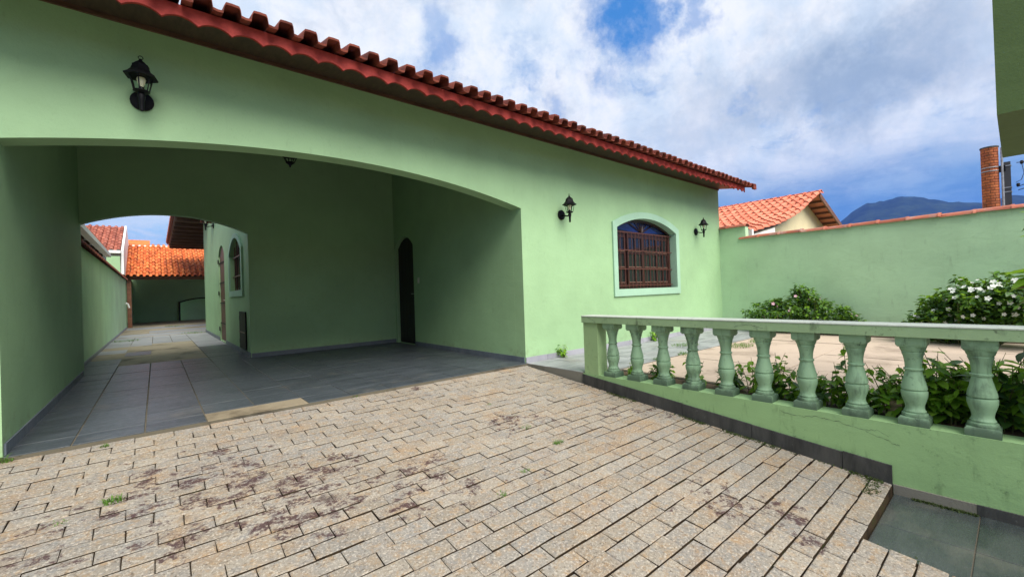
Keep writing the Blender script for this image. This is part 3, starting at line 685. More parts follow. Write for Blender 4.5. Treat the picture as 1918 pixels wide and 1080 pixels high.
def frame_at(o, up, nrm):
    up = Vector(up).normalized(); nrm = Vector(nrm).normalized(); al = up.cross(nrm)
    return Matrix(((al.x, up.x, nrm.x, o[0]), (al.y, up.y, nrm.y, o[1]), (al.z, up.z, nrm.z, o[2]), (0, 0, 0, 1)))
RS = 0.30; ang = math.atan(RS); up = Vector((0, math.cos(ang), math.sin(ang))); nr = Vector((0, -math.sin(ang), math.cos(ang)))
roof = MB().prism([(-1.4, 3.89, 3.160), (XV - 0.28, 3.89, 3.160), (XV - 0.28, 9.0, 4.693), (-1.4, 9.0, 4.693)], (0, -0.003, 0.012)).build('roof', 'soffit_wood', house)
tw = 0.1825; tm = tile_mesh('roof_tile', 'tile_house', tw, 0.40, 0.070, 0.36, 'roman', 0.016)
ncol = int((XV + 1.35) / tw)
al = up.cross(nr)                                        # +X
rr = random.Random(5)
restt = MB()
for i in range(ncol):
    xo = XV - (i + 1) * tw
    for j in range(13):
        o = Vector((xo, 3.745, 3.122)) + up * (0.40 * j) + nr * 0.012
        M = frame_at(o, up, nr) @ Matrix.Rotation(rr.uniform(-.012, .012), 4, 'Z') @ T(rr.uniform(-.004, .004), rr.uniform(-.016, .016), rr.uniform(-.006, .006)) @ Matrix.Rotation(rr.uniform(-.03, .03), 4, 'Y')
        if j < 2: place('roof_tile', tm, roof, M)
        else:
            n = len(restt.v); restt.v += [tuple(M @ v.co) for v in tm.vertices]; restt.f += [tuple(n + q for q in p.vertices) for p in tm.polygons]
restt.build('upper_tiles', 'tile_house', roof, True, kind='stuff')
MB().prism([(1.0, 9.0, 4.72), (XV - 0.28, 9.0, 4.72), (XV - 0.28, 14.6, 3.2), (1.0, 14.6, 3.2)], (0, 0, 0.05)).build('rear_slope', 'tile_house', roof)
MB().box(XV - 0.12, XV + 0.03, 3.735, 3.78, 3.115, 3.215).build('verge_cap', 'tile_house', roof)
# rear wing eave over the passage
wing = MB().box(0.50, 1.9, 15.4, 25.0, 3.62, 3.66).build('wing_roof', 'rafter_wood', house)
yy = 15.5
while yy < 25.0:
    MB().box(0.53, 1.89, yy, yy + 0.09, 3.50, 3.619).build('rafter', 'rafter_wood', wing); yy += 1.05
MB().prism([(0.45, 15.4, 3.67), (0.45, 25.0, 3.67), (6.0, 25.0, 5.3), (6.0, 15.4, 5.3)], (0, 0, 0.03)).build('slope', 'tile_old', wing)
tmw = tile_mesh('roof_tile', 'tile_old', 0.21, 0.4, 0.06, 0.4, 'barrel')
for i in range(45):
    M = frame_at((0.43, 25.0 - 0.21 * i, 3.71), (math.cos(R(17)), 0, math.sin(R(17))), (-math.sin(R(17)), 0, math.cos(R(17)))); place('roof_tile', tmw, wing, M)

# ------------------------------------------------------------------ lanterns
def lantern_meshes():
    d = {}
    d['back_plate'] = MB().tube([(0, 0, 0), (0, -0.016, 0), (0, -0.024, 0)], [0.074, 0.074, 0.056], 20).mesh('back_plate', 'black_iron', True)
    d['arm'] = MB().tube([(0, -0.02, -0.01), (0, -0.07, -0.02), (0, -0.13, -0.035), (0, -0.17, -0.02)], [0.012, 0.010, 0.010, 0.013], 8).mesh('arm', 'black_iron', True)
    C = (0, -0.178, 0)
    d['stem'] = MB().lathe([(0.009, -0.135), (0.014, -0.13), (0.017, -0.06), (0.026, -0.02), (0.020, 0.0), (0.045, 0.008), (0.052, 0.014), (0.05, 0.02)], 14, C).mesh('stem', 'black_iron', True)
    d['cage'] = MB()
    for q in range(6):
        th = 2 * math.pi * q / 6 + 0.3; c, s = math.cos(th), math.sin(th)
        d['cage'].tube([(0.047 * c, -0.178 + 0.047 * s, 0.016), (0.072 * c, -0.178 + 0.072 * s, 0.132)], 0.0042, 5)
    d['cage'].lathe([(0.074, 0.128), (0.077, 0.134), (0.072, 0.138)], 18, C)
    d['cage'] = d['cage'].mesh('cage', 'black_iron')
    d['hood'] = MB().lathe([(0.106, 0.122), (0.108, 0.130), (0.082, 0.150), (0.064, 0.172), (0.054, 0.200), (0.053, 0.214), (0.047, 0.216), (0.030, 0.235), (0.013, 0.250), (0.010, 0.262)], 6, C, rot=0.3).mesh('hood', 'black_iron', False)
    d['finial_ring'] = MB().tube([(0.014 * math.cos(2 * math.pi * q / 14), -0.178, 0.273 + 0.014 * math.sin(2 * math.pi * q / 14)) for q in range(15)], 0.003, 5).mesh('finial_ring', 'black_iron', True)
    d['glass'] = MB().lathe([(0.043, 0.018), (0.066, 0.128)], 12, C).mesh('glass', 'lantern_glass')
    d['bulb_socket'] = MB().lathe([(0.016, 0.018), (0.016, 0.048), (0.012, 0.05)], 12, C).mesh('bulb_socket', 'black_iron', True)
    d['bulb'] = MB().lathe([(0.013, 0.05), (0.022, 0.075), (0.028, 0.105), (0.024, 0.118), (0.008, 0.122)], 14, C).mesh('bulb', 'bulb', True)
    return d
LM = lantern_meshes()
def lantern(loc, label, rz=0.0, skip=()):
    t = thing('wall_lantern', loc, label, 'wall lamp', 'black wall lanterns on the house', rz)
    for k_, me in LM.items():
        if k_ not in skip: place(k_, me, t, local=True)
    return t
lantern((-0.05, YF - 0.001, 2.605), 'black wall lantern high above the carport arch, its pale bulb showing')
lantern((4.755, YF - 0.001, 2.137), 'black wall lantern between the carport opening and the front window')
lantern((8.96, YF - 0.001, 2.155), 'black wall lantern right of the window near the house corner')
sl = lantern((1.249, 14.0, 3.05), 'small black lantern high on the side wall of the back passage', R(-90))
pend = thing('pendant_lantern', (1.48, 6.5, 3.0), 'dark pendant lantern hanging inside the carport just behind the arch', 'ceiling lamp')
MB().tube([(1.48, 6.5, 4.02), (1.48, 6.5, 3.02)], 0.008, 6).build('rod', 'black_iron', pend)
MB().lathe([(0.07, 3.02), (0.11, 3.0), (0.11, 2.985)], 14, (1.48, 6.5, 0)).build('hood', 'black_iron', pend, True)
pc = MB()
for q in range(6):
    th = 2 * math.pi * q / 6; c, s = math.cos(th), math.sin(th); pc.tube([(1.48 + 0.09 * c, 6.5 + 0.09 * s, 2.99), (1.48 + 0.05 * c, 6.5 + 0.05 * s, 2.90)], 0.006, 5)
pc.build('cage', 'black_iron', pend)
MB().lathe([(0.008, 2.835), (0.02, 2.87), (0.055, 2.895), (0.055, 2.905)], 12, (1.48, 6.5, 0)).build('bottom_cup', 'black_iron', pend, True)

# ------------------------------------------------------------------ balustrade
bal = thing('balustrade', (4.02, 1.6, 0), 'weathered green concrete balustrade with turned balusters beside the driveway', 'balustrade')
MB().box(3.932, 4.112, -4.0, 3.40, -0.73, -0.008).build('plinth', 'plinth_green', bal)
MB().cbox(3.934, 4.10, 3.17, 3.375, -0.007, 0.60, 0.004).build('post', 'post_green', bal)
rl = MB().box(3.912, 4.125, -4.0, 3.385, 0.601, 0.672).build('handrail', 'rail_green', bal)
MB().cbox(3.909, 4.128, -4.0, 3.387, 0.6725, 0.684, 0.004).build('rail_cap', 'rail_white', bal)
bm = MB()
bm.lathe([(0.112, 0.0), (0.112, 0.045), (0.100, 0.056)], 4, rot=math.pi / 4)
bm.lathe([(0.070, 0.054), (0.072, 0.066), (0.068, 0.078), (0.058, 0.082), (0.060, 0.094), (0.054, 0.102), (0.050, 0.118), (0.053, 0.140), (0.063, 0.172), (0.070, 0.200), (0.0715, 0.226), (0.0695, 0.232), (0.0625, 0.235), (0.0625, 0.242), (0.070, 0.245), (0.067, 0.268), (0.058, 0.305), (0.049, 0.345), (0.0445, 0.370), (0.052, 0.375), (0.053, 0.386), (0.0445, 0.391), (0.0460, 0.43), (0.052, 0.466), (0.061, 0.495), (0.058, 0.500), (0.064, 0.508), (0.068, 0.520), (0.074, 0.540)], 24)
bm.lathe([(0.098, 0.538), (0.112, 0.553), (0.112, 0.606)], 4, rot=math.pi / 4)
bme = bm.mesh('baluster', 'baluster_green', True)
for k in range(13): place('baluster', bme, bal, T(4.017, 3.015 - 0.3165 * k, -0.007) @ Matrix.Rotation(random.uniform(-.03, .03), 4, 'Z'))
# dark stone skirting that follows the slope of the driveway
ytop = 3.402
while ytop > 0.62:
    y1 = max(ytop - 0.63, 0.60)
    zt = lambda q: -0.022 - (3.40 - q) * 0.1018
    zl = random.uniform(-.004, .004)
    MB().prism([(3.915, ytop - 0.002, zt(ytop) + zl), (3.915, y1 + 0.002, zt(y1) + zl), (3.915, y1 + 0.002, dz(y1) - 0.06), (3.915, ytop - 0.002, dz(ytop) - 0.06)], (0.016, 0, 0)).build('stone_slab', 'kerb_stone', bal)
    ytop = y1
for (a, b_, m_) in ((0.598, 0.205, 'step_concrete'), (0.203, -0.42, 'kerb_stone'), (-0.422, -1.05, 'kerb_stone'), (-1.05, -1.7, 'kerb_stone')): MB().box(3.919, 3.931, b_, a, -0.52, -0.432).build('stone_slab', m_, bal)

def crack(pts_, wd=0.003, name='crack', x_=3.931):
    mb = MB(); rc_ = random.Random(int(pts_[0][0] * 1000)); fine = []
    for (a, b_) in zip(pts_, pts_[1:]):
        for q in range(5): fine.append((a[0] + (b_[0] - a[0]) * q / 5 + rc_.uniform(-.004, .004), a[1] + (b_[1] - a[1]) * q / 5 + rc_.uniform(-.006, .006), wd * rc_.uniform(0.25, 1.0)))
    for (a, b_) in zip(fine, fine[1:]):
        mb.quad((x_ - 0.0012, a[0], a[1] - a[2]), (x_ - 0.0012, b_[0], b_[1] - b_[2]), (x_ - 0.0012, b_[0], b_[1] + b_[2]), (x_ - 0.0012, a[0], a[1] + a[2]))
    mb.build(name, 'kerb_stone', bal)
crack([(1.29, -0.055), (1.20, -0.075), (1.12, -0.068), (1.04, -0.052), (0.98, -0.058), (0.90, -0.060), (0.82, -0.082), (0.75, -0.088), (0.68, -0.078), (0.60, -0.112)], 0.0016)
crack([(0.74, -0.092), (0.66, -0.125), (0.58, -0.15), (0.55, -0.165)], 0.0016)
crack([(3.30, 0.668), (3.22, 0.64), (3.16, 0.612)], 0.0022, x_=3.911)
crack([(1.62, 0.625), (1.53, 0.650), (1.45, 0.640), (1.38, 0.612)], 0.0016, x_=3.911)
# ------------------------------------------------------------------ boundary walls
rw = thing('boundary_wall', (XR + 0.08, 1.0, 0), 'tall green garden wall capped with red clay tiles right of the house', 'wall')
MB().box(XR + 0.001, XR + 0.16, -4.0, 3.88, -0.4, 2.02).build('wall', 'wall_green_old', rw)
MB().box(XR + 0.001, XR + 0.16, 3.881, 6.0, -0.4, 2.285).build('raised_end', 'wall_green_old', rw)
def cap_tile_mesh(m, L=0.36, r_=0.10):
    mb = MB(); n = 8
    prof = lambda rr_: [(rr_ * math.cos(math.pi * i / n), rr_ * 0.55 * math.sin(math.pi * i / n)) for i in range(n + 1)]
    secs = [(0, r_ * 1.06), (0.035, r_ * 1.10), (0.05, r_ * 0.98), (L * 1.05, r_ * 0.86)]
    for yy, rr_ in secs:
        for x_, z_ in prof(rr_): mb.v.append((x_, yy, z_))
    for s_ in range(len(secs) - 1):
        for i in range(n): a = s_ * (n + 1) + i; mb.f.append((a, a + 1, a + n + 2, a + n + 1))
    k_ = len(mb.v)
    for yy, rr_ in ((0, r_ * 1.06), (0, r_ * 0.9)):
        for x_, z_ in prof(rr_): mb.v.append((x_, yy, z_ - (0.006 if rr_ < r_ else 0)))
    for i in range(n): mb.f.append((k_ + i, k_ + n + 1 + i, k_ + n + 2 + i, k_ + i + 1))
    return mb.mesh('coping_tile', m, True)
ct = cap_tile_mesh('coping', 0.40, 0.130)
for k in range(20):
    yy = -4.0 + 0.40 * k
    if yy < 3.75: place('coping_tile', ct, rw, T(XR + 0.075 + random.uniform(-.006, .006), yy, 2.012 + random.uniform(-.006, .006)) @ Matrix.Rotation(random.uniform(-.02, .02), 4, 'Z') @ Matrix.Rotation(random.uniform(-.012, .012), 4, 'X'))
MB().box(XR - 0.03, XR + 0.19, -4.0, 3.90, 2.018, 2.034).build('mortar_bed', 'coping_dark', rw)
for k in range(5): place('coping_tile', ct, rw, T(XR + 0.075, 3.86 + 0.40 * k, 2.282))
MB().box(XR - 0.02, XR + 0.18, 3.87, 6.0, 2.284, 2.298).build('mortar_bed', 'coping_dark', rw)

lw = thing('boundary_wall', (-1.0, 15, 0), 'green wall along the back passage with dark tile coping', 'wall')
MB().box(-1.10, -0.935, 8.752, 23.6, -0.3, 1.99).build('wall', 'passage_green_lit', lw)
MB().box(-1.30, -0.945, 20.6, 20.9, 1.9, 2.72).build('raised_end', 'wall_green', lw)
MB().box(-0.934, -0.925, 8.76, 23.6, -0.004, 0.06).build('skirting', 'skirt_light', lw)
cd = cap_tile_mesh('coping_dark', 0.40, 0.15)
for k in range(36): place('coping_tile', cd, lw, T(-0.99, 8.8 + 0.40 * k, 1.975))

# ------------------------------------------------------------------ shed at the back
shed = thing('shed', (1.5, 25, 0), 'open shed with orange barrel tile roof at the end of the passage', 'shed')
arch_wall(-1.0, 6.0, -0.3, 3.6, 0.15, [(1.05, 3.2, 0.0, 0.98, 0.2)], lambda u, wv, z: (u, 30 + wv, z), 14).build('back_wall', 'wall_green', shed)
MB().box(1.0, 3.3, 30.4, 30.45, -0.3, 1.4).build('niche_back', 'wall_green_old', shed)
ring(arc_pts(1.05, 3.2, 0.0, 0.98, 0.2, 10), arc_pts(0.97, 3.28, -0.06, 1.03, 0.22, 10), lambda u, z, wv: (u, wv, z), 29.94, 29.998).build('niche_frame', 'door_wood', shed)
MB().box(-1.05, -0.93, 24.4, 30, -0.3, 2.2).build('side_wall', 'wall_green', shed)
MB().box(-0.92, -0.78, 24.2, 24.34, 0, 2.13).build('post', 'beam_wood', shed)
MB().box(4.2, 4.34, 24.2, 24.34, 0, 2.13).build('post', 'beam_wood', shed)
MB().box(-0.95, 6.0, 24.18, 24.36, 2.03, 2.15).build('beam', 'beam_wood', shed)
sup = Vector((0, math.cos(R(26)), math.sin(R(26)))); snr = Vector((0, -math.sin(R(26)), math.cos(R(26))))
sroof = MB().prism([(-0.98, 23.95, 2.13), (6.0, 23.95, 2.13), (6.0, 27.3, 3.76), (-0.98, 27.3, 3.76)], (0, -0.004, 0.03)).build('roof', 'beam_wood', shed)
MB().prism([(-0.98, 27.3, 3.76), (6.0, 27.3, 3.76), (6.0, 31, 2.1), (-0.98, 31, 2.1)], (0, 0.004, 0.04)).build('rear_slope', 'tile_shed', sroof)
ts = tile_mesh('roof_tile', 'tile_shed', 0.205, 0.385, 0.075, 0.38, 'barrel', lift=0.03)
for i in range(26):
    for j in range(10):
        if i > 15 and j < 0: continue
        o = Vector((-1.0 + 0.205 * i, 23.86, 2.135)) + sup * (0.385 * j) + snr * 0.01
        place('roof_tile', ts, sroof, frame_at(o, sup, snr) @ Matrix.Rotation(rr.uniform(-.02, .02), 4, 'Z') @ T(rr.uniform(-.008, .008), rr.uniform(-.015, .015), rr.uniform(-.006, .006)))
rc = cap_tile_mesh('white_paint', 0.40, 0.12)
for k in range(14): place('ridge_tile', rc, sroof, T(-0.95 + 0.4 * k, 27.3, 3.77) @ Matrix.Rotation(R(-90), 4, 'Z'))
pipe = MB().tube([(-0.90, 22.6, 1.05), (-0.84, 22.6, 1.0), (-0.80, 22.6, 0.85)], 0.03, 8).tube([(-0.9, 22.6, 1.02), (-0.9, 22.9, 1.02)], 0.03, 8).build('wall_tap', 'white_paint', None, True)
pipe['label'] = 'small white tap on the passage wall near the shed'; pipe['category'] = 'tap'

# ------------------------------------------------------------------ neighbours on the left
n1 = thing('neighbour_eave', (-2.0, 14, 0), 'neighbouring house edge with white gutter above the passage wall', 'house')
MB().box(-3.4, -3.2, 8.0, 18.2, -0.7, 3.2).build('wall', 'white_paint', n1)
nr1 = MB().prism([(-1.18, 8.0, 2.58), (-1.18, 18.3, 2.58), (-3.4, 18.3, 3.30), (-3.4, 8.0, 3.30)], (0, 0, 0.04)).build('roof', 'rafter_wood', n1)
u1 = Vector((-math.cos(R(18)), 0, math.sin(R(18)))); q1 = Vector((math.sin(R(18)), 0, math.cos(R(18))))
to = tile_mesh('roof_tile', 'tile_old', 0.21, 0.4, 0.06, 0.4, 'barrel')
for i in range(26):
    for j in range(3): place('roof_tile', to, nr1, frame_at(Vector((-1.12, 12.9 + 0.21 * i, 2.635)) + u1 * 0.4 * j, u1, q1))
MB().prism([(-1.05, 8.0, 2.50), (-1.05, 8.0, 2.60), (-1.06, 8.0, 2.60), (-1.07, 8.0, 2.515), (-1.16, 8.0, 2.515), (-1.17, 8.0, 2.60), (-1.18, 8.0, 2.60), (-1.18, 8.0, 2.50)], (0, 10.4, 0)).build('gutter', 'white_paint', n1)
for k in range(9): MB().prism([(-1.2, 9 + k * 1.1, 2.56), (-3.2, 9 + k * 1.1, 3.21), (-3.2, 9 + k * 1.1, 3.10), (-1.2, 9 + k * 1.1, 2.46)], (0, 0.07, 0)).build('rafter', 'rafter_wood', n1)
n2 = thing('neighbour_house', (-2.5, 24, 0), 'neighbouring house with weathered red tile roof left of the orange shed', 'house')
MB().box(-5, -1.0, 23.2, 29.0, -0.7, 3.1).build('wall', 'white_paint', n2)
MB().prism([(-0.94, 22.9, 2.2), (-0.94, 29.0, 2.2), (-0.94, 29.0, 3.2), (-0.94, 26.1, 4.56), (-0.94, 22.9, 3.16)], (-0.07, 0, 0)).build('parapet', 'white_paint', n2)
MB().box(-5, -1.02, 22.72, 22.84, 3.02, 3.13).build('gutter', 'white_paint', n2)
nr2 = MB().prism([(-5, 22.85, 3.08), (-1.02, 22.85, 3.08), (-1.02, 26.1, 4.44), (-5, 26.1, 4.44)], (0, 0, 0.03)).build('roof', 'rafter_wood', n2)
MB().prism([(-5, 26.1, 4.44), (-1.02, 26.1, 4.44), (-1.02, 29.2, 3.1), (-5, 29.2, 3.1)], (0, 0, 0.04)).build('rear_slope', 'tile_old', nr2)
u2 = Vector((0, 3.25, 1.36)).normalized(); q2 = Vector((0, -1.36, 3.25)).normalized()
for i in range(11):
    for j in range(9): place('roof_tile', to, nr2, frame_at(Vector((-1.02 - 0.21 * (i + 1), 22.8, 3.11)) + u2 * 0.395 * j, u2, q2) @ Matrix.Rotation(rr.uniform(-.015, .015), 4, 'Z'))
n3 = thing('far_house', (-0.8, 42, 0), 'distant orange roofed house seen just above the shed ridge', 'house')
MB().box(-3.5, -0.4, 42, 46, -0.7, 4.6).build('wall', 'cream', n3)
fr = MB().prism([(-3.6, 41.7, 4.6), (-0.25, 41.7, 4.6), (-0.25, 44, 5.9), (-3.6, 44, 5.9)], (0, 0, 0.06)).build('roof', 'tile_shed', n3)
MB().prism([(-3.6, 44, 5.9), (-0.25, 44, 5.9), (-0.25, 46.3, 4.6), (-3.6, 46.3, 4.6)], (0, 0, 0.06)).build('rear_slope', 'tile_shed', fr)

# ------------------------------------------------------------------ neighbour on the right
nb_ = thing('neighbour_house', (16, 5, 0), 'cream gabled house with salmon clay tile roof behind the garden wall', 'house')
ZX = [(10.5, 2.17), (11.45, 2.35), (12.3, 2.50), (13.2, 2.72), (14.0, 2.97), (14.53, 3.17), (15.16, 3.44), (16.1, 3.80)]
def zx(x):
    for (a, za), (b_, zb_) in zip(ZX, ZX[1:]):
        if x <= b_: return za + (zb_ - za) * (x - a) / (b_ - a)
    return ZX[-1][1]
gp_ = [(x_, 4.42, z_ - 0.10) for x_, z_ in ZX if x_ > 11.3] + [(18.9, 4.42, 2.80), (20.8, 4.42, 2.1), (20.8, 4.42, -0.7), (11.0, 4.42, -0.7), (11.0, 4.42, 2.1)]
MB().prism(gp_, (0, 0.15, 0)).build('gable_wall', 'cream', nb_)
MB().box(11.0, 11.15, 4.58, 12, -0.7, 2.1).build('side_wall', 'cream', nb_)
MB().box(11.01, 12.6, 4.30, 4.41, 1.9, 2.26).build('corner_pier', 'cream', nb_)
dk = MB()
for (a, za), (b_, zb_) in zip(ZX, ZX[1:]): dk.prism([(a, 4.05, za - 0.06), (b_, 4.05, zb_ - 0.06), (b_, 4.05, zb_ - 0.02), (a, 4.05, za - 0.02)], (0, 8, 0))
nroof = dk.build('roof', 'rafter_wood', nb_)
dk2 = MB().prism([(16.1, 3.98, 3.76), (21.6, 3.98, 1.95), (21.6, 3.98, 2.0), (16.1, 3.98, 3.81)], (0, 8, 0)).build('far_slope', 'tile_neighbour', nroof)
for k in range(12): x_ = 16.5 + k * 0.42; MB().box(x_, x_ + 0.06, 4.0, 4.41, 3.75 - (x_ - 16.1) * 0.33 - 0.07, 3.75 - (x_ - 16.1) * 0.33 - 0.005).build('batten', 'beam_wood', nroof)
MB().prism([(16.1, 3.93, 3.64), (20.5, 3.93, 2.19), (20.5, 3.93, 2.35), (16.1, 3.93, 3.80)], (0, 0.04, 0)).build('barge_board', 'beam_wood', nroof)
MB().prism([(10.5, 3.97, 2.02), (12.2, 3.97, 2.30), (12.2, 3.97, 2.42), (10.5, 3.97, 2.10)], (0, 0.03, 0)).build('barge_board', 'white_paint', nroof)
MB().box(10.42, 10.52, 3.86, 4.1, 1.95, 2.24).build('gutter_end', 'white_paint', nroof)
tn = tile_mesh('roof_tile', 'tile_neighbour', 0.215, 0.41, 0.075, 0.36, 'barrel', lift=0.03)
ppts = []; x_ = 10.42
while x_ < 16.0: ppts.append((x_, zx(max(x_, 10.5)))); dx = 0.41 * math.cos(math.atan((zx(x_ + 0.2 if x_ + 0.2 > 10.5 else 10.7) - zx(max(x_, 10.5))) / 0.2)); x_ += max(dx, 0.3)
for (x_, z_) in ppts:
    z2 = zx(min(x_ + 0.42, 16.1)) if x_ + 0.42 > 10.5 else 2.2; un = Vector((0.42, 0, z2 - z_)).normalized(); qn = Vector((-un.z, 0, un.x))
    for i in range(20):
        place('roof_tile', tn, nroof, frame_at(Vector((x_, 3.90 + 0.215 * (i + 1), z_ + 0.005)), un, qn) @ Matrix.Rotation(rr.uniform(-.012, .012), 4, 'Z') @ T(0, rr.uniform(-.01, .01), rr.uniform(-.004, .004)))
rcn = cap_tile_mesh('tile_neighbour', 0.42, 0.13)
for k in range(12): place('ridge_tile', rcn, nroof, T(16.12, 3.90 + 0.42 * k, 3.81))

# brick chimney pier and utility pole beyond the wall
ch = thing('brick_pier', (17.9, 0.45, -0.7), 'tall red brick chimney pier standing behind the garden wall', 'chimney')
XQ, YQ = 18.0, 0.40
core = MB().lathe([(0.155, -0.7), (0.155, 4.62)], 20, (XQ + 0.15, YQ + 0.03, 0)).build('core', 'grout', ch)
nc = 0; z = 1.8
while z < 4.60:
    for q in range(6):
        a0 = 2 * math.pi * (q + 0.5 * (nc % 2)) / 6 + 0.03; a1 = a0 + 2 * math.pi / 6 - 0.06
        poly = [(XQ + 0.15 + r_ * math.cos(a), YQ + 0.03 + r_ * math.sin(a), z) for r_, aa in ((0.172, (a0, (a0 * 2 + a1) / 3, (a0 + 2 * a1) / 3, a1)), (0.13, (a1, a0))) for a in aa]
        if nc < 40: MB().prism(poly, (0, 0, 0.062)).build('brick', 'brick', ch)
    z += 0.076; nc += 1
MB().lathe([(0.185, 4.585), (0.185, 4.625)], 20, (XQ + 0.15, YQ + 0.03, 0)).build('cap', 'kerb_stone', ch)
for zz in (3.92, 4.02): MB().lathe([(0.178, zz), (0.18, zz + 0.012), (0.178, zz + 0.024)], 20, (XQ + 0.15, YQ + 0.03, 0)).build('strap', 'grey_metal', ch)
MB().box(XQ + 0.1, XQ + 0.2, YQ - 0.26, YQ - 0.14, 3.88, 4.05).build('bracket', 'black_iron', ch)
MB().tube([(XQ + 0.1, YQ - 0.2, 1.9), (XQ + 0.1, YQ - 0.2, 4.55)], 0.025, 8).build('conduit', 'grey_metal', ch)
po = thing('utility_pole', (30.2, 0.21, -0.7), 'dark concrete utility pole with insulators behind the brick pier', 'pole')
MB().prism([(30.05, 0.08, -0.7), (30.35, 0.08, -0.7), (30.35, 0.36, -0.7), (30.05, 0.36, -0.7)], (0, 0, 6.9)).build('shaft', 'pole_concrete', po)
for zz in (6.0, 5.0, 4.8): MB().box(30.03, 30.37, 0.06, 0.38, zz, zz + 0.04).build('band', 'grey_metal', po)
for (zz, yy) in ((6.0, -0.25), (5.0, -0.12), (5.05, 0.5), (4.3, 0.48)): MB().lathe([(0.03, zz), (0.06, zz + 0.03), (0.05, zz + 0.08), (0.07, zz + 0.1), (0.04, zz + 0.16)], 10, (30.1, yy, 0)).build('insulator', 'black_iron', po)
MB().tube([(30.1, -0.25, 6.0), (30.1, -0.3, 5.6), (30.1, -0.22, 5.3), (30.1, -0.05, 5.2)], 0.012, 5).build('jumper', 'wire', po)
for i, (a, b_, lb) in enumerate((((30.1, -0.1, 6.1), (26, -9, 5.3), 'thin black power line sagging right from the pole top'), ((30.1, -0.1, 5.0), (24, -9, 8.5), 'black power line rising steeply right of the pole'), ((30.1, -0.12, 4.85), (24, -9, 7.2), 'lowest black power line climbing right of the pole'))):
    A, B = Vector(a), Vector(b_); pts_ = [A.lerp(B, q / 10) - Vector((0, 0, 0.35 * math.sin(math.pi * q / 10))) for q in range(11)]
    o = MB().tube(pts_, 0.018, 5).build('power_line', 'wire'); o['label'] = lb; o['category'] = 'power line'; o['group'] = 'power lines at the pole'

# green concrete canopy of the gate, upper right
cn = thing('gate_canopy', (4.6, -1.6, 1.97), 'shaded green concrete gate canopy hanging into the upper right corner', 'canopy')
MB().box(3.93, 5.40, -3.2, 0.056, 1.972, 2.95).build('slab', 'canopy_green_shaded', cn)
MB().box(4.3, 4.6, -3.2, -2.7, -0.75, 1.971).build('pillar', 'canopy_green_shaded', cn)
MB().box(4.6, 10.1, -3.1, -2.9, -0.75, 2.1).build('added_street_wall', 'wall_green_old', cn)  # unseen wall added to cut the low sky
MB().box(-2.9, -2.7, -3.1, 4.4, -0.75, 2.1).build('added_lot_wall', 'wall_green_old', cn)  # unseen side wall, also added against the low sky
# unseen house added across the street to close the low sky before the carport
oh = thing('added_opposite_house', (2, -16, -0.75), 'unseen cream house with tiled roof, added across the street to block low sky', 'house')
MB().box(-12, 16, -24, -15, -0.75, 3.4).build('wall', 'cream', oh)
orf = MB().prism([(-12.6, -14.3, 3.3), (16.6, -14.3, 3.3), (16.6, -19.5, 5.4), (-12.6, -19.5, 5.4)], (0, 0, 0.06)).build('roof', 'tile_old', oh)
MB().prism([(-12.6, -19.5, 5.4), (16.6, -19.5, 5.4), (16.6, -24.7, 3.3), (-12.6, -24.7, 3.3)], (0, 0, 0.06)).build('rear_slope', 'tile_old', orf)
MB().box(1, 2.1, -14.99, -14.96, -0.74, 1.5).build('door', 'side_door_wood', oh)
for x_ in (-8, -4, 6, 10): MB().box(x_, x_ + 1.6, -14.99, -14.97, 0.4, 1.6).build('window', 'pane', oh)

# ------------------------------------------------------------------ mountain
hm = MB()
def ridge_h(az):
    pts_ = [(60, 2.2), (68, 3.4), (73, 4.2), (76, 5.0), (77.95, 6.25), (79.0, 7.2), (80.0, 7.8), (81.4, 7.85), (82.8, 8.1), (84.2, 7.75), (86.0, 7.0), (88.1, 6.55), (90, 6.9), (93, 6.0), (97, 5.0), (104, 3.6), (112, 2.2)]
    for (a, ha), (b_, hb) in zip(pts_, pts_[1:]):
        if az <= b_: return ha + (hb - ha) * (az - a) / (b_ - a)
    return 2.2
NA, NR = 160, 14; rh = random.Random(11)
from mathutils import noise as mnoise
for i in range(NA + 1):
    az = 60 + 52 * i / NA; h0 = math.tan(R(ridge_h(az))) * 2600
    for j in range(NR + 1):
        t_ = j / NR; dist = 1500 + 1100 * t_ if t_ <= 1 else 0
        base = h0 * (t_ ** 1.25)
        nz = mnoise.noise(Vector((az * 0.5, t_ * 3, 0))) * 30 * t_ * (1 - t_) * 2 + mnoise.noise(Vector((az * 2.2, t_ * 7, 5))) * 6
        a = R(az); hm.v.append((math.sin(a) * dist, math.cos(a) * dist, max(base + nz, 0) + 1 - (6 if j == 0 else 0)))
    a = R(az); hm.v.append((math.sin(a) * 3900, math.cos(a) * 3900, -5))
for i in range(NA):
    for j in range(NR + 1): a = i * (NR + 2) + j; hm.f.append((a, a + NR + 2, a + NR + 3, a + 1))
hm.build('mountain', 'hill', None, True, kind='structure')

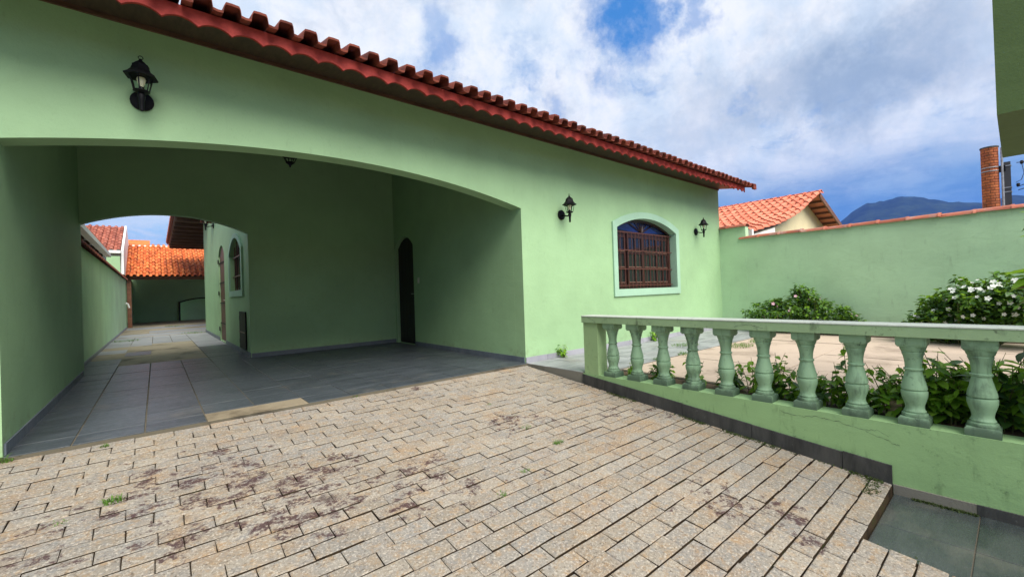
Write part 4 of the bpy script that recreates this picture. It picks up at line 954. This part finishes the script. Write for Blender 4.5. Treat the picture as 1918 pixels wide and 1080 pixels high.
# ------------------------------------------------------------------ plants
def leaf_mesh(m, wid=0.55, bend=0.18, fold=0.12, name='leaf'):
    ys_ = (0.0, 0.18, 0.45, 0.75, 1.0); ws = (0.02, 0.72, 1.0, 0.6, 0.0); mb = MB()
    for yy, ww in zip(ys_, ws):
        zb_ = -bend * yy * yy; hw = wid / 2 * ww
        mb.v += [(-hw, yy, zb_ + fold * ww * 0.5), (0, yy, zb_), (hw, yy, zb_ + fold * ww * 0.5)]
    for i in range(4):
        a = i * 3; mb.f += [(a, a + 1, a + 4, a + 3), (a + 1, a + 2, a + 5, a + 4)]
    return mb.mesh(name, m, True)
LEAF = {k_: leaf_mesh(k_) for k_ in ('leaf', 'leaf_dark', 'leaf_bright', 'leaf_red')}
LEAFL = leaf_mesh('leaf', 0.42, 0.35, 0.16)
def leafM(p, az, pitch, size, roll=0.0): return T(*p) @ Matrix.Rotation(az, 4, 'Z') @ Matrix.Rotation(pitch, 4, 'X') @ Matrix.Rotation(roll, 4, 'Y') @ Matrix.Diagonal((size, size, size, 1))
def vine(loc, label, seed, nst, h, spread, size, per=7, mats=('leaf', 'leaf_dark', 'leaf_bright'), group='leafy plants behind the balustrade', name='leafy_plant', cat='plant'):
    rg = random.Random(seed); t = thing(name, loc, label, cat, group); st = MB(); L = []
    for s_ in range(nst):
        a = rg.uniform(0, 2 * math.pi); hh = h * rg.uniform(0.45, 1.0); lean = spread * rg.uniform(0.2, 1.0)
        b0 = Vector((loc[0] + rg.uniform(-.05, .05), loc[1] + rg.uniform(-.08, .08), loc[2]))
        pts_ = [b0 + Vector((math.cos(a) * lean * q * q, math.sin(a) * lean * q * q, hh * q)) for q in (0, 0.25, 0.5, 0.75, 1.0)]
        for p in pts_:
            p.x = max(p.x, 4.115) if loc[0] < 4.6 and rg.random() < 0.75 else p.x
        st.tube(pts_, [0.004, 0.0035, 0.003, 0.0025, 0.0015], 4)
        for q in range(per):
            tt = 0.2 + 0.8 * (q + rg.random() * 0.6) / per; i = min(int(tt * 4), 3); p = pts_[i].lerp(pts_[i + 1], min(tt * 4 - i, 1))
            for side in ((0, math.pi) if rg.random() < 0.55 else (0,)):
                L.append((p, rg.uniform(0, 2 * math.pi) + side, rg.uniform(-0.9, 0.35), size * rg.uniform(0.6, 1.15) * (1.1 - 0.35 * tt), rg.uniform(-.4, .4)))
    st.build('stem', 'stem', t)
    for (p, a, pt, s_, ro) in L: place('leaf', LEAF[rg.choice(mats)], t, leafM(p, a, pt, s_, ro))
    return t
vine((4.22, 2.90, -0.03), 'small pale weed between the end post and the first baluster', 1, 4, 0.17, 0.10, 0.081, 5, ('leaf_bright', 'leaf'))
vine((4.30, 2.56, -0.03), 'low dark clump behind the third baluster', 2, 12, 0.23, 0.14, 0.103, 6, ('leaf_dark', 'leaf'))
vine((4.28, 2.18, -0.03), 'leafy sprigs behind the fourth baluster', 3, 9, 0.27, 0.12, 0.103, 6)
vine((4.28, 1.84, -0.03), 'dark leafy clump behind the fifth baluster', 4, 14, 0.28, 0.15, 0.109, 7, ('leaf_dark', 'leaf', 'leaf_dark'))
vine((4.25, 1.44, -0.03), 'upright leafy plant behind the sixth baluster', 5, 12, 0.42, 0.13, 0.098, 7)
vine((4.28, 1.26, -0.03), 'low bushy plant just before the seventh baluster', 6, 10, 0.26, 0.16, 0.103, 7)
vine((4.24, 0.97, -0.03), 'tall thin sprig with paired leaves past the seventh baluster', 8, 6, 0.53, 0.08, 0.098, 8)
vine((4.28, 0.72, -0.03), 'bushy plant crowding the eighth baluster', 9, 14, 0.36, 0.20, 0.098, 7, ('leaf', 'leaf_bright', 'leaf'))
vine((4.26, 0.50, -0.03), 'leafy tangle spilling past the ninth baluster', 10, 18, 0.44, 0.26, 0.109, 7, ('leaf', 'leaf_bright', 'leaf', 'leaf_dark'))
vine((4.32, 0.26, -0.03), 'dense large leaved plant between the last two balusters', 12, 21, 0.48, 0.26, 0.138, 7, ('leaf', 'leaf_bright', 'leaf', 'leaf_dark'))
vine((4.40, 0.05, -0.03), 'dense dark foliage behind the last baluster in view', 13, 21, 0.53, 0.30, 0.149, 7, ('leaf_dark', 'leaf_dark', 'leaf'))
vine((4.42, -0.30, -0.03), 'dark foliage at the right edge behind the railing', 14, 18, 0.55, 0.3, 0.149, 7, ('leaf_dark', 'leaf'))
vine((4.24, 1.62, -0.03), 'small leafy sprig just before the sixth baluster', 22, 6, 0.34, 0.12, 0.09, 6, ('leaf', 'leaf_bright'))
vine((4.24, 1.10, -0.03), 'dark low clump at the foot of the seventh baluster', 23, 11, 0.26, 0.15, 0.10, 7, ('leaf_dark', 'leaf'))
vine((4.22, 0.86, -0.03), 'bright leafy plant filling the gap before the eighth baluster', 24, 13, 0.38, 0.15, 0.085, 7, ('leaf', 'leaf_bright', 'leaf_bright'))
vine((4.18, 0.60, -0.03), 'bright sprigs reaching round the ninth baluster', 25, 13, 0.42, 0.17, 0.095, 7, ('leaf', 'leaf_bright', 'leaf'))
vine((4.24, 0.38, -0.03), 'tall bright foliage rising to the rail before the last baluster', 26, 16, 0.58, 0.20, 0.12, 7, ('leaf', 'leaf_bright', 'leaf'))
vine((4.30, 0.12, -0.03), 'large pale leaves behind the last baluster up to the rail', 27, 16, 0.60, 0.24, 0.15, 6, ('leaf', 'leaf_bright', 'leaf', 'leaf_dark'))
vine((4.63, 4.40, 0.0), 'bright green weed at the foot of the house wall', 15, 9, 0.22, 0.06, 0.085, 5, ('leaf_bright',), 'weeds at the house wall', 'weed')
vine((7.1, 4.40, 0.0), 'green weed at the wall foot under the window', 16, 9, 0.24, 0.12, 0.10, 5, ('leaf', 'leaf_bright'), 'weeds at the house wall', 'weed')
rk = MB().lathe([(0.02, 0.0), (0.05, 0.01), (0.075, 0.06), (0.072, 0.09), (0.08, 0.11), (0.062, 0.14), (0.03, 0.155)], 9, (4.23, 0.60, -0.03)).build('garden_stone', 'rock', None, True)
rk['label'] = 'pinkish ribbed garden stone low between two right hand balusters'; rk['category'] = 'stone'

def bush(name, label, clumps, nleaf, size, mats, flowers, petal, seed, cat='bush', sprigs=40):
    """clumps: (x,y,z,r). leaves as one foliage mesh of a few thousand small leaves; flowers are parts"""
    rg = random.Random(seed); c0 = clumps[0]; t = thing(name, (c0[0], c0[1], 0.0), label, cat)
    base = list(clumps)
    for k_ in range(sprigs):                             # loose shoots that break the outline
        x_, y_, z_, r_ = rg.choice(base); d = Vector((rg.gauss(0, 1), rg.gauss(0, 1), abs(rg.gauss(0, 1)) + 0.2)).normalized()
        q = Vector((x_, y_, z_)) + d * r_ * rg.uniform(0.95, 1.4)
        if q.z > 0.08 and q.x < XR - 0.08: clumps.append((q.x, q.y, q.z, rg.uniform(0.045, 0.085)))
    st = MB()
    for (x_, y_, z_, r_) in clumps[:len(base) + 14]: st.tube([(x_ * 0.3 + c0[0] * 0.7, y_ * 0.4 + c0[1] * 0.6, 0.0), (x_, y_, z_ * 0.5), (x_, y_, z_ + r_ * 0.6)], [0.02, 0.013, 0.004], 5)
    st.build('stem', 'stem', t)
    tot = sum(c[3] ** 2 for c in clumps)
    for mi, m in enumerate(mats):
        lm = LEAF[m]; vs = [v.co.copy() for v in lm.vertices]; fs_ = [tuple(p.vertices) for p in lm.polygons]; mb = MB()
        for (x_, y_, z_, r_) in clumps:
            for k_ in range(int(nleaf / len(mats) * r_ * r_ / tot)):
                d = Vector((rg.gauss(0, 1), rg.gauss(0, 1), rg.gauss(0, 1))).normalized(); rad = r_ * rg.uniform(0.25, 1.0) ** 0.6
                sp_ = 1 + 0.25 * mnoise.noise(Vector((x_ + d.x * 3, y_ + d.y * 3, d.z * 3 + seed)))
                p = Vector((x_, y_, z_)) + d * rad * sp_
                if p.z < 0.01: continue
                if p.x > XR - 0.02: p.x = XR - 0.02
                M = leafM(p, math.atan2(d.x, d.y) * -1 + rg.uniform(-1, 1), rg.uniform(-0.8, 0.7), size * rg.uniform(0.6, 1.2), rg.uniform(-.6, .6))
                n = len(mb.v); mb.v += [tuple(M @ v) for v in vs]; mb.f += [tuple(i + n for i in f) for f in fs_]
        mb.build('foliage', m, t, True, kind='stuff')
    fm = MB()
    for q in range(5):
        a = 2 * math.pi * q / 5
        fm.quad((0, 0, 0), (0.72 * math.cos(a - .55), 0.72 * math.sin(a - .55), 0.14), (1.0 * math.cos(a), 1.0 * math.sin(a), 0.10), (0.72 * math.cos(a + .55), 0.72 * math.sin(a + .55), 0.14))
    fme = fm.mesh('flower', petal)
    for k_ in range(flowers):
        x_, y_, z_, r_ = rg.choice(base); d = Vector((rg.uniform(-1, 0.2), rg.uniform(-1, 0.3), rg.uniform(-0.2, 1))).normalized()
        p = Vector((x_, y_, z_)) + d * r_ * rg.uniform(1.15, 1.35)
        if p.z < 0.1: continue
        place('flower', fme, t, T(*p) @ d.to_track_quat('Z', 'Y').to_matrix().to_4x4() @ Matrix.Diagonal((*(rg.uniform(0.024, 0.042),) * 3, 1)))
    return t
rg = random.Random(21)
cl = [(9.7, 2.95, 0.30, 0.32), (9.65, 3.35, 0.28, 0.24), (9.75, 3.62, 0.30, 0.18), (9.7, 2.62, 0.40, 0.30), (9.75, 2.64, 0.72, 0.16), (9.7, 2.40, 0.50, 0.17), (9.65, 2.2, 0.25, 0.25), (9.6, 2.05, 0.32, 0.14), (9.7, 3.30, 0.52, 0.13), (9.75, 3.10, 0.58, 0.12), (9.6, 1.88, 0.20, 0.14), (9.7, 2.85, 0.66, 0.12)]
bush('flowering_bush', 'dark leafy bush with tiny pink flowers at the foot of the garden wall', cl, 5200, 0.075, ('leaf_dark', 'leaf', 'leaf_dark'), 12, 'petal_pink', 31)
cl = [(9.3, 0.55, 0.40, 0.42), (9.3, 0.85, 0.28, 0.28), (9.1, 0.30, 0.52, 0.36), (9.2, 0.12, 0.60, 0.36), (9.3, 0.58, 0.68, 0.16), (9.2, 1.02, 0.26, 0.14), (9.0, -0.15, 0.55, 0.42), (9.2, 0.72, 0.5, 0.18)]
bush('flowering_bush', 'dense bush dotted with white flowers behind the railing on the right', cl, 7500, 0.085, ('leaf_dark', 'leaf', 'leaf_dark'), 150, 'petal_white', 32)
bl = thing('broadleaf_plant', (7.6, -0.12, 0.0), 'large leaved plant reaching in at the right edge above the bush', 'plant')
MB().tube([(7.6, -0.18, 0), (7.6, -0.17, 0.6), (7.55, -0.15, 1.15), (7.5, -0.13, 1.7)], [0.03, 0.022, 0.015, 0.006], 6).build('stem', 'stem', bl)
rg = random.Random(17)
for (p, s_, m_) in [((7.55, 0.02, 1.05), 0.34, 'leaf_bright'), ((7.55, 0.05, 1.0), 0.30, 'leaf'), ((7.58, 0.0, 0.95), 0.36, 'leaf'), ((7.52, 0.05, 0.88), 0.26, 'leaf_red'), ((7.5, -0.02, 1.15), 0.3, 'leaf_bright'), ((7.5, 0.02, 1.45), 0.22, 'leaf'), ((7.5, 0.0, 1.62), 0.22, 'leaf_dark'), ((7.5, 0.0, 1.72), 0.2, 'leaf'), ((7.55, -0.05, 0.8), 0.34, 'leaf_dark'), ((7.6, -0.1, 0.7), 0.36, 'leaf_dark')]:
    for k_ in range(2): place('leaf', LEAF[m_], bl, leafM((p[0], p[1] - 0.18, p[2] - 0.03), R(rg.uniform(-50, 70)), rg.uniform(-0.5, 0.3), s_ * 0.8, rg.uniform(-.4, .4)))

# grass tufts in the joints
def tuft(x_, y_, z_, r_, h, n, seed, label, group, m='grass'):
    rg = random.Random(seed); mb = MB()
    for k_ in range(n):
        a = rg.uniform(0, 6.28); q = r_ * math.sqrt(rg.random()); b0 = Vector((x_ + q * math.cos(a), y_ + q * math.sin(a) * 0.6, z_ - 0.01)); a2 = rg.uniform(0, 6.28); ln = h * rg.uniform(0.5, 1.1)
        d = Vector((math.cos(a2), math.sin(a2), 0)); sd_ = Vector((-d.y, d.x, 0)) * 0.0022
        p1 = b0 + d * ln * 0.25 + Vector((0, 0, ln * 0.6)); p2 = b0 + d * ln * 0.75 + Vector((0, 0, ln * 0.75))
        mb.quad(b0 - sd_, b0 + sd_, p1 + sd_, p1 - sd_); mb.quad(p1 - sd_, p1 + sd_, p2)
    o = mb.build('grass_tuft', m); o['label'] = label; o['category'] = 'grass tuft'; o['group'] = group
TG = 'grass tufts on the driveway'
for i, (x_, y_, r_, h, n, lb) in enumerate(((-0.21, 3.384, 0.045, 0.055, 70, 'largest grass tuft among the pavers on the left'), (2.467, 2.425, 0.05, 0.045, 60, 'bright grass tuft in the middle of the pavers right of centre'), (2.47, 2.82, 0.06, 0.03, 45, 'sparse grass patch just beyond the bright middle tuft'), (-0.804, 4.40, 0.06, 0.07, 80, 'grass clump at the left wall corner where floor meets pavers'), (-0.309, 4.33, 0.03, 0.04, 40, 'small weed on the first paver row near the left wall'), (2.535, 3.07, 0.05, 0.025, 30, 'faint grass streak third from the carport'), (1.643, 2.12, 0.04, 0.03, 35, 'yellowish tuft at the crossing of cracked pavers'), (1.958, 2.246, 0.04, 0.03, 30, 'dark moss tuft below the bright middle tuft'), (1.555, 4.41, 0.04, 0.05, 40, 'grass tuft at the front edge of the carport slate'), (2.55, 3.46, 0.04, 0.03, 30, 'tiny grass wisp nearest the carport corner side'), (1.661, 1.349, 0.04, 0.02, 35, 'low grass in a paver joint at the bottom edge'), (-0.42, 3.30, 0.05, 0.025, 30, 'dry weed left of the largest tuft'))):
    tuft(x_, y_, dz(y_) - 0.002, r_, h, n, 50 + i, lb, TG)
for i, (x_, y_, r_, n, lb) in enumerate(((6.8, 3.62, 0.30, 220, 'grass strip in the slate joint under the window'), (5.95, 3.15, 0.18, 150, 'short grass patch at the left end of the concrete edge'), (7.2, 2.95, 0.35, 300, 'widest grass patch between slate and concrete'), (8.0, 2.9, 0.25, 200, 'grass patch at the far end of the concrete edge'), (5.3, 3.2, 0.12, 90, 'small grass patch seen between the first balusters'))):
    tuft(x_, y_, 0.0, r_, 0.06, n, 80 + i, lb, 'grass patches in the garden')
for i, (x_, y_, lb) in enumerate(((0.95, 17.2, 'grass growing beside the house wall end in the passage'), (-0.7, 15.5, 'grass along the left wall foot in the passage'), (0.6, 23.0, 'grass in front of the shed'))):
    tuft(x_, y_, 0.0, 0.35, 0.08, 160, 90 + i, lb, 'grass in the back passage')
# moss line along the kerb and step
mm = MB(); rg = random.Random(61)
def moss_pt(x_, y_, z_, h):
    a2 = rg.uniform(0, 6.28); d = Vector((math.cos(a2), math.sin(a2), 0)) * 0.012; b0 = Vector((x_, y_, z_)); s_ = Vector((-d.y, d.x, 0)) * 0.5
    mm.quad(b0 - s_, b0 + s_, b0 + d + Vector((0, 0, h)))
for k_ in range(2600):
    y_ = rg.uniform(0.65, 3.38); dens = mnoise.noise(Vector((y_ * 2.3, 1, 1)))
    if dens < 0.02 and rg.random() < 0.93: continue
    x_ = 3.912 - abs(rg.gauss(0, 0.028)); moss_pt(x_, y_, dz(y_) - 0.002, rg.uniform(0.004, 0.018))
for k_ in range(700): moss_pt(3.0 + abs(rg.gauss(0, 0.03)), rg.uniform(0.38, 0.62), -0.498, rg.uniform(0.004, 0.015))
for k_ in range(260): moss_pt(rg.uniform(3.6, 3.88), 0.70 + rg.gauss(0, 0.03), dz(0.68), rg.uniform(0.003, 0.012))
for k_ in range(500): moss_pt(3.915 - abs(rg.gauss(0, 0.012)), rg.uniform(0.2, 0.5), -0.498, rg.uniform(0.003, 0.015))
mo = mm.build('moss', 'moss', None, kind='stuff'); mo['label'] = 'dark moss growing along the kerb and the step'; mo['category'] = 'moss'

# ------------------------------------------------------------------ air
def f_haze():
    m = bpy.data.materials.new('haze'); m.use_nodes = True; t = NT(m.node_tree); t.n.clear()
    out = t.new('ShaderNodeOutputMaterial'); v = t.new('ShaderNodeVolumePrincipled')
    v.inputs['Color'].default_value = (0.14, 0.30, 0.95, 1); v.inputs['Density'].default_value = 0.00016; v.inputs['Anisotropy'].default_value = 0.0
    t.l.new(v.outputs[0], out.inputs['Volume']); MATS['haze'] = m
f_haze()
MB().box(-6500, 6500, -6500, 6500, -8, 480).build('haze', 'haze', None, kind='stuff')
